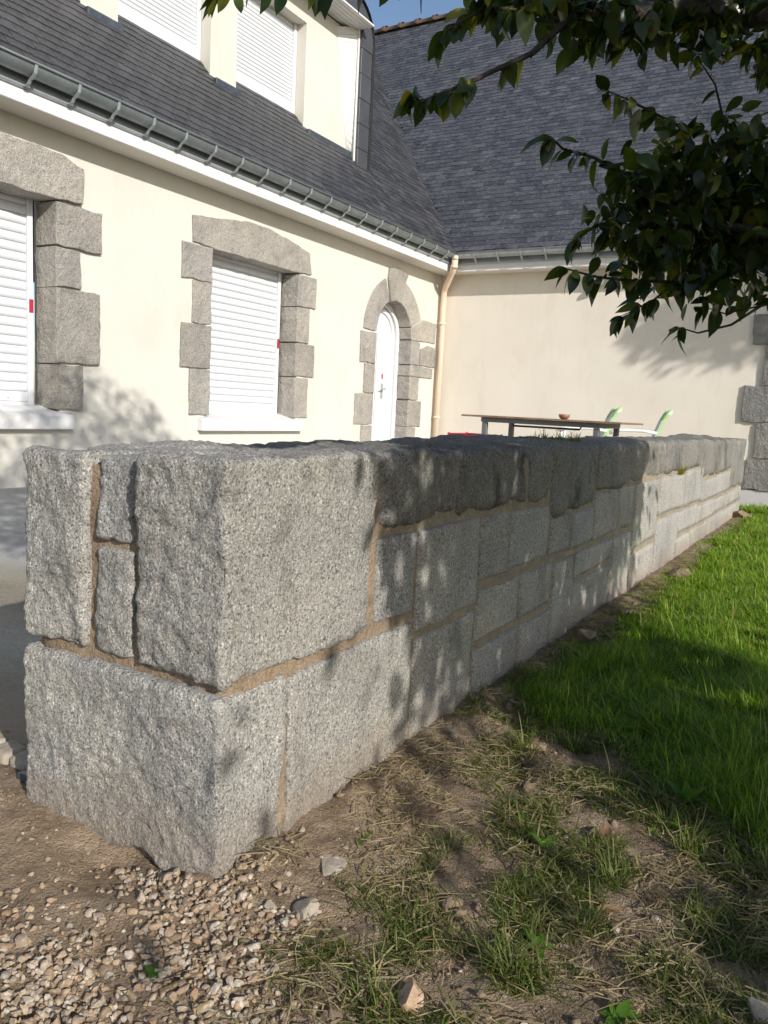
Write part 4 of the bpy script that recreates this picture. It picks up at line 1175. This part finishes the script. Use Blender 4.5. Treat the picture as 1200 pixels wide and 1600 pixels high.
br = dict(
 A=[(1.91, .67, 1.67), (1.83, .69, 1.60), (1.77, .71, 1.54), (1.73, .74, 1.51), (1.67, .77, 1.47), (1.63, .79, 1.44), (1.58, .82, 1.41), (1.54, .86, 1.38), (1.52, .87, 1.39)],
 A2=[(1.86, .69, 1.64), (1.78, .74, 1.64), (1.68, .79, 1.61), (1.60, .82, 1.55), (1.58, .83, 1.53)],
 top=[(1.99, .60, 1.69), (1.80, .72, 1.70), (1.67, .79, 1.67), (1.56, .85, 1.63), (1.46, .92, 1.59), (1.35, 1.0, 1.55), (1.26, 1.05, 1.51), (1.17, 1.09, 1.475)],
 topt=[(1.54, .87, 1.62), (1.525, .865, 1.575), (1.52, .86, 1.545)],
 C1=[(2.25, .38, 1.26), (2.07, .50, 1.28), (1.98, .56, 1.33), (1.93, .60, 1.35), (1.87, .66, 1.36), (1.84, .68, 1.38)],
 C2=[(2.22, .38, 1.27), (2.20, .40, 1.38), (2.14, .46, 1.47), (2.08, .53, 1.50), (2.04, .56, 1.51), (1.99, .60, 1.52)],
 C3=[(2.25, .34, 1.40), (2.23, .40, 1.59), (2.21, .45, 1.66)],
 C4=[(2.42, .20, 1.23), (2.33, .32, 1.15), (2.19, .44, 1.10), (2.08, .54, 1.09), (2.01, .60, 1.09), (1.95, .65, 1.10)],
 C5=[(2.44, .05, 1.2), (2.52, .17, 1.11), (2.44, .26, 1.07), (2.36, .32, 1.01), (2.28, .39, .98), (2.24, .43, .99)],
 C5b=[(2.44, .26, 1.07), (2.36, .34, 1.04), (2.30, .38, 1.05)],
 C6=[(2.19, .44, 1.10), (2.14, .48, 1.05), (2.07, .52, 1.01), (2.06, .54, 1.00)],
 C7=[(2.25, .36, 1.22), (2.07, .51, 1.19), (1.99, .60, 1.21), (1.94, .63, 1.17)],
 C8=[(2.37, .14, 1.76), (2.37, .18, 1.68), (2.29, .29, 1.69), (2.25, .32, 1.67)])
rad0 = dict(A=.0085, A2=.006, top=.009, topt=.003, C1=.007, C2=.006, C3=.004, C4=.007, C5=.006, C5b=.003, C6=.003, C7=.005, C8=.004)
for nme, pts in br.items():
    nn = len(pts)
    tube('branch', pts, [rad0[nme]*(1-.72*i/(nn-1)) for i in range(nn)], M['twig'], tree, 6)
leafV = [leaf_shape(.080, .046, 8, .22, .18), leaf_shape(.074, .043, 8, .30, .30), leaf_shape(.066, .036, 8, .12, .10), leaf_shape(.088, .050, 8, .18, .35)]
leafM = [mesh_np('leaf', v, q, None, M['leaf'], True) for v, q in leafV]
leaves = []     # (pos, direction, roll, variant, scale)
def add_leaf(p, d, sc=None, var=None):
    d = np.array(d, float); d /= np.linalg.norm(d)
    leaves.append((np.array(p, float), d, random.uniform(-1.0, 1.0), random.randrange(4) if var is None else var, sc or random.uniform(.45, .92)))
def along(pts, dens=14, start=0.0, spread=.9, droop=.8, jit=.004):
    pts = [np.array(p, float) for p in pts]
    seg = [np.linalg.norm(b-a) for a, b in zip(pts[:-1], pts[1:])]; tot = sum(seg)
    nL = max(2, int(tot*dens))
    for i in range(nL):
        s_ = tot*(start+(1-start)*(i+random.random()*.8)/nL); acc = 0
        for k_, L_ in enumerate(seg):
            if acc+L_ >= s_ or k_ == len(seg)-1:
                t = min(1, (s_-acc)/L_); p = pts[k_]*(1-t)+pts[k_+1]*t; dr_ = (pts[k_+1]-pts[k_])/L_; break
            acc += L_
        g = np.array([random.gauss(0, 1) for _ in range(3)])*spread
        add_leaf(p+np.array([random.gauss(0, jit) for _ in range(3)]), dr_*.5+g*.7+np.array([0, 0, -droop]))
    for k_ in range(4):
        g = np.array([random.gauss(0, 1) for _ in range(3)])*.5
        dr_ = (pts[-1]-pts[-2])/seg[-1]; add_leaf(pts[-1], dr_*.8+g+np.array([0, 0, -droop]))
along(br['A'][3:], 75, .40, .8, 1.1); along(br['A'][:4], 22, .1)
along(br['A2'], 60, .25, .8, 1.2); along(br['top'], 34, .0, .7, 1.2)
for kx in ('C1', 'C2', 'C7', 'C4', 'C6'): along(br[kx], 62, .3, .9, .9)
along(br['C3'], 22, .3); along(br['C5'], 4, .9); along(br['C5b'], 5, .8); along(br['C8'], 40, .3)
clumps = [((2.10, .51, 1.37), .10, 40), ((2.24, .43, 1.41), .12, 60), ((2.38, .32, 1.45), .14, 70), ((2.05, .55, 1.27), .09, 45), ((2.20, .46, 1.27), .13, 75), ((2.33, .36, 1.29), .14, 80), ((2.50, .25, 1.33), .16, 80),
          ((2.11, .52, 1.17), .09, 45), ((2.26, .43, 1.16), .12, 70), ((2.42, .32, 1.19), .14, 80), ((2.0, .60, 1.71), .07, 36), ((2.12, .51, 1.75), .09, 46), ((1.90, .69, 1.70), .06, 26), ((2.27, .36, 1.80), .12, 50), ((1.79, .75, 1.67), .07, 24), ((1.68, .79, 1.62), .05, 16),
          ((2.55, .15, 1.25), .2, 90), ((2.5, .1, 1.5), .2, 90), ((2.4, .05, 1.7), .2, 90), ((2.35, .45, 1.33), .10, 40), ((2.3, .42, 1.22), .10, 40)]
clumps += [((1.95, .64, 1.66), .06, 30), ((2.06, .56, 1.70), .07, 40), ((2.2, .44, 1.73), .09, 50), ((2.34, .28, 1.70), .09, 40), ((2.45, .36, 1.28), .12, 60), ((2.4, .4, 1.4), .12, 60)]
for c_, r_, n_ in clumps:
    for i in range(int(n_*1.75)):
        g = np.clip(np.array([random.gauss(0, 1) for _ in range(3)]), -1.7, 1.7); p = np.array(c_)+g*r_*.52*np.array([1.1, 1.0, .85])
        add_leaf(p, np.array([random.gauss(0, .8), random.gauss(0, .8), random.gauss(-.75, .6)]))
def leaf_mtx(l):
    p, d, ro_, var, sc = l
    up = np.array([0, 0, 1.]);
    if abs(d@up) > .97: up = np.array([.7, .7, 0.])
    side = np.cross(up, d); side /= np.linalg.norm(side); nn = np.cross(d, side)
    c_, s_ = math.cos(ro_), math.sin(ro_); s2_, n2_ = side*c_+nn*s_, nn*c_-side*s_
    Mx = np.eye(4); Mx[:3, 0] = d*sc; Mx[:3, 1] = s2_*sc; Mx[:3, 2] = n2_*sc; Mx[:3, 3] = p
    return Mx
def l_view(p):
    d = p-camp; z = d@Fn; x_ = 600+1238*(d@np.array(Rv))/z; y_ = 800-1238*(d@np.array(Uv))/z
    return z > .2 and -20 < x_ < 1210 and -20 < y_ < 1600
order = sorted(range(len(leaves)), key=lambda i: (not l_view(leaves[i][0]), np.linalg.norm(leaves[i][0]-camp)))
tbv = BASE[tree.name]
for i in order[:300]:
    l = leaves[i]; o = link('leaf', leafM[l[3]], tree); Mx = leaf_mtx(l); Mx[:3, 3] -= tbv; o.matrix_local = Matrix(Mx.tolist())
VV = []; QQ = []; n = 0
for i in order[300:]:
    l = leaves[i]; Mx = leaf_mtx(l); v, q = leafV[l[3]]
    VV.append(v@Mx[:3, :3].T+Mx[:3, 3]); QQ.append(q+n); n += len(v)
# the body of the crown, right of the picture, whose shade falls on lawn and wall
simple, sq = leaf_shape(.082, .042, 3, .2, .25)
def open_gap(p):
    """how bare the crown is along the sun's line to the sunny spots of the garden"""
    t = (.773-p[1])/1.88; xw, zw = p[0]+.92*t, p[2]-t
    if zw > 0:
        if zw < .80 and xw < 1.40+.12*math.sin(9*zw): return .96
        if zw < .80 and xw > 3.55: return .9
        return 0.0
    gx0, gy0 = p[0]+.92*p[2], p[1]+1.88*p[2]
    if .80 < gx0 < 1.42+.6*(gy0-.05) and gy0 > .16: return .96
    if gx0 < .80: return .75 if gy0 > .75 else .5
    if gx0 < 1.42 and gy0 <= .16: return .30
    if 2.08+.25*(gy0-.3) < gx0 < 2.32+.25*(gy0-.3) and gy0 < .55: return .8
    if gx0 > 2.75: return .85
    return 0.0
def crown(c_, r_, n_, hollow=.45):
    global n
    for i in range(n_):
        g = np.array([random.gauss(0, 1) for _ in range(3)]); g /= np.linalg.norm(g); rr_ = (hollow+(1-hollow)*random.random())**.6
        p = np.array(c_)+g*rr_*np.array(r_)
        if pnoise(p[None, :]*2.2+4)[0] < -.30: continue
        if open_gap(p) > random.random(): continue
        l = (p, g*.6+np.array([random.gauss(0, .6), random.gauss(0, .6), -.5]), random.uniform(-1, 1), 0, random.uniform(.8, 1.2))
        l = (l[0], l[1]/np.linalg.norm(l[1]), l[2], l[3], l[4])
        Mx = leaf_mtx(l); VV.append(simple@Mx[:3, :3].T+Mx[:3, 3]); QQ.append(sq+n); n += len(simple)
crown((1.25, -1.30, 2.65), (1.20, 1.20, 1.75), 11000)
crown((1.35, -1.5, 1.9), (1.2, 1.15, .95), 4600)
crown((1.9, -.75, 1.75), (.7, .65, .6), 1700)
crown((.45, -2.25, 1.45), (.75, .85, .55), 2600)
crown((1.8, -1.5, 1.70), (.95, .32, .24), 2200, .1)
crown((.55, -2.35, 1.30), (.5, .4, .28), 1800, .1)
crown((.05, -2.45, 1.25), (.4, .35, .25), 420, .1)
crown((-.45, -2.1, 1.4), (.55, .6, .42), 300)
o = obj_np('crown', np.concatenate(VV), np.concatenate(QQ), None, M['leaf'], tree, True); o["kind"] = "stuff"
rr = [((1.26, -1.3, 2.0), (.7, -1.7, 2.6)), ((1.26, -1.3, 1.7), (1.9, -1.8, 2.3)), ((1.28, -1.3, 2.6), (1.8, -.8, 3.2)), ((1.3, -1.27, 1.3), (.55, -1.9, 1.75)), ((1.27, -1.3, 2.4), (.8, -.8, 3.0))]
for a, b in rr:
    a, b = np.array(a), np.array(b); mid = (a+b)/2+np.array([0, 0, -.08])
    tube('limb', [tuple(a), tuple(mid), tuple(b)], [.03, .02, .008], M['bark'], tree, 6)

# ------------------------------------------------------------------ taller tree beyond the lawn; its shade reaches the gable wall
T2B = (8.25, -4.35, -.2)
t2 = thing('garden_tree', 'tall broadleaf tree right of the lawn, out of the picture, shading the gable wall', 'tree', T2B)
tube('trunk', [(8.25, -4.35, -.25), (8.2, -4.33, 1.2), (8.27, -4.3, 2.6), (8.2, -4.25, 4.0), (8.2, -4.2, 5.4)], [.13, .10, .085, .06, .02], M['bark'], t2, 10)
for q in ((8.5, -3.5, 4.7), (7.6, -4.6, 4.9), (8.7, -4.8, 5.1), (7.9, -3.6, 5.2)):
    tube('limb', [(8.2, -4.28, 3.5), tuple((np.array((8.2, -4.28, 3.5))+np.array(q))/2+np.array([0, 0, .12])), q], [.05, .03, .01], M['bark'], t2, 6)
VV = []; QQ = []; n = 0
for c_, r_, n_ in (((8.2, -4.2, 5.2), (1.0, 1.05, .85), 2300), ((8.15, -3.25, 4.75), (.55, .45, .38), 800), ((8.6, -4.9, 4.8), (.6, .6, .5), 700)):
    for i in range(n_):
        g = np.array([random.gauss(0, 1) for _ in range(3)]); g /= np.linalg.norm(g); p = np.array(c_)+g*(.35+.65*random.random())**.6*np.array(r_)
        d = g*.6+np.array([random.gauss(0, .6), random.gauss(0, .6), -.4]); d /= np.linalg.norm(d)
        Mx = leaf_mtx((p, d, random.uniform(-1, 1), 0, random.uniform(1.2, 1.7))); VV.append(simple@Mx[:3, :3].T+Mx[:3, 3]); QQ.append(sq+n); n += len(simple)
o = obj_np('crown', np.concatenate(VV), np.concatenate(QQ), None, M['leaf'], t2, True); o["kind"] = "stuff"
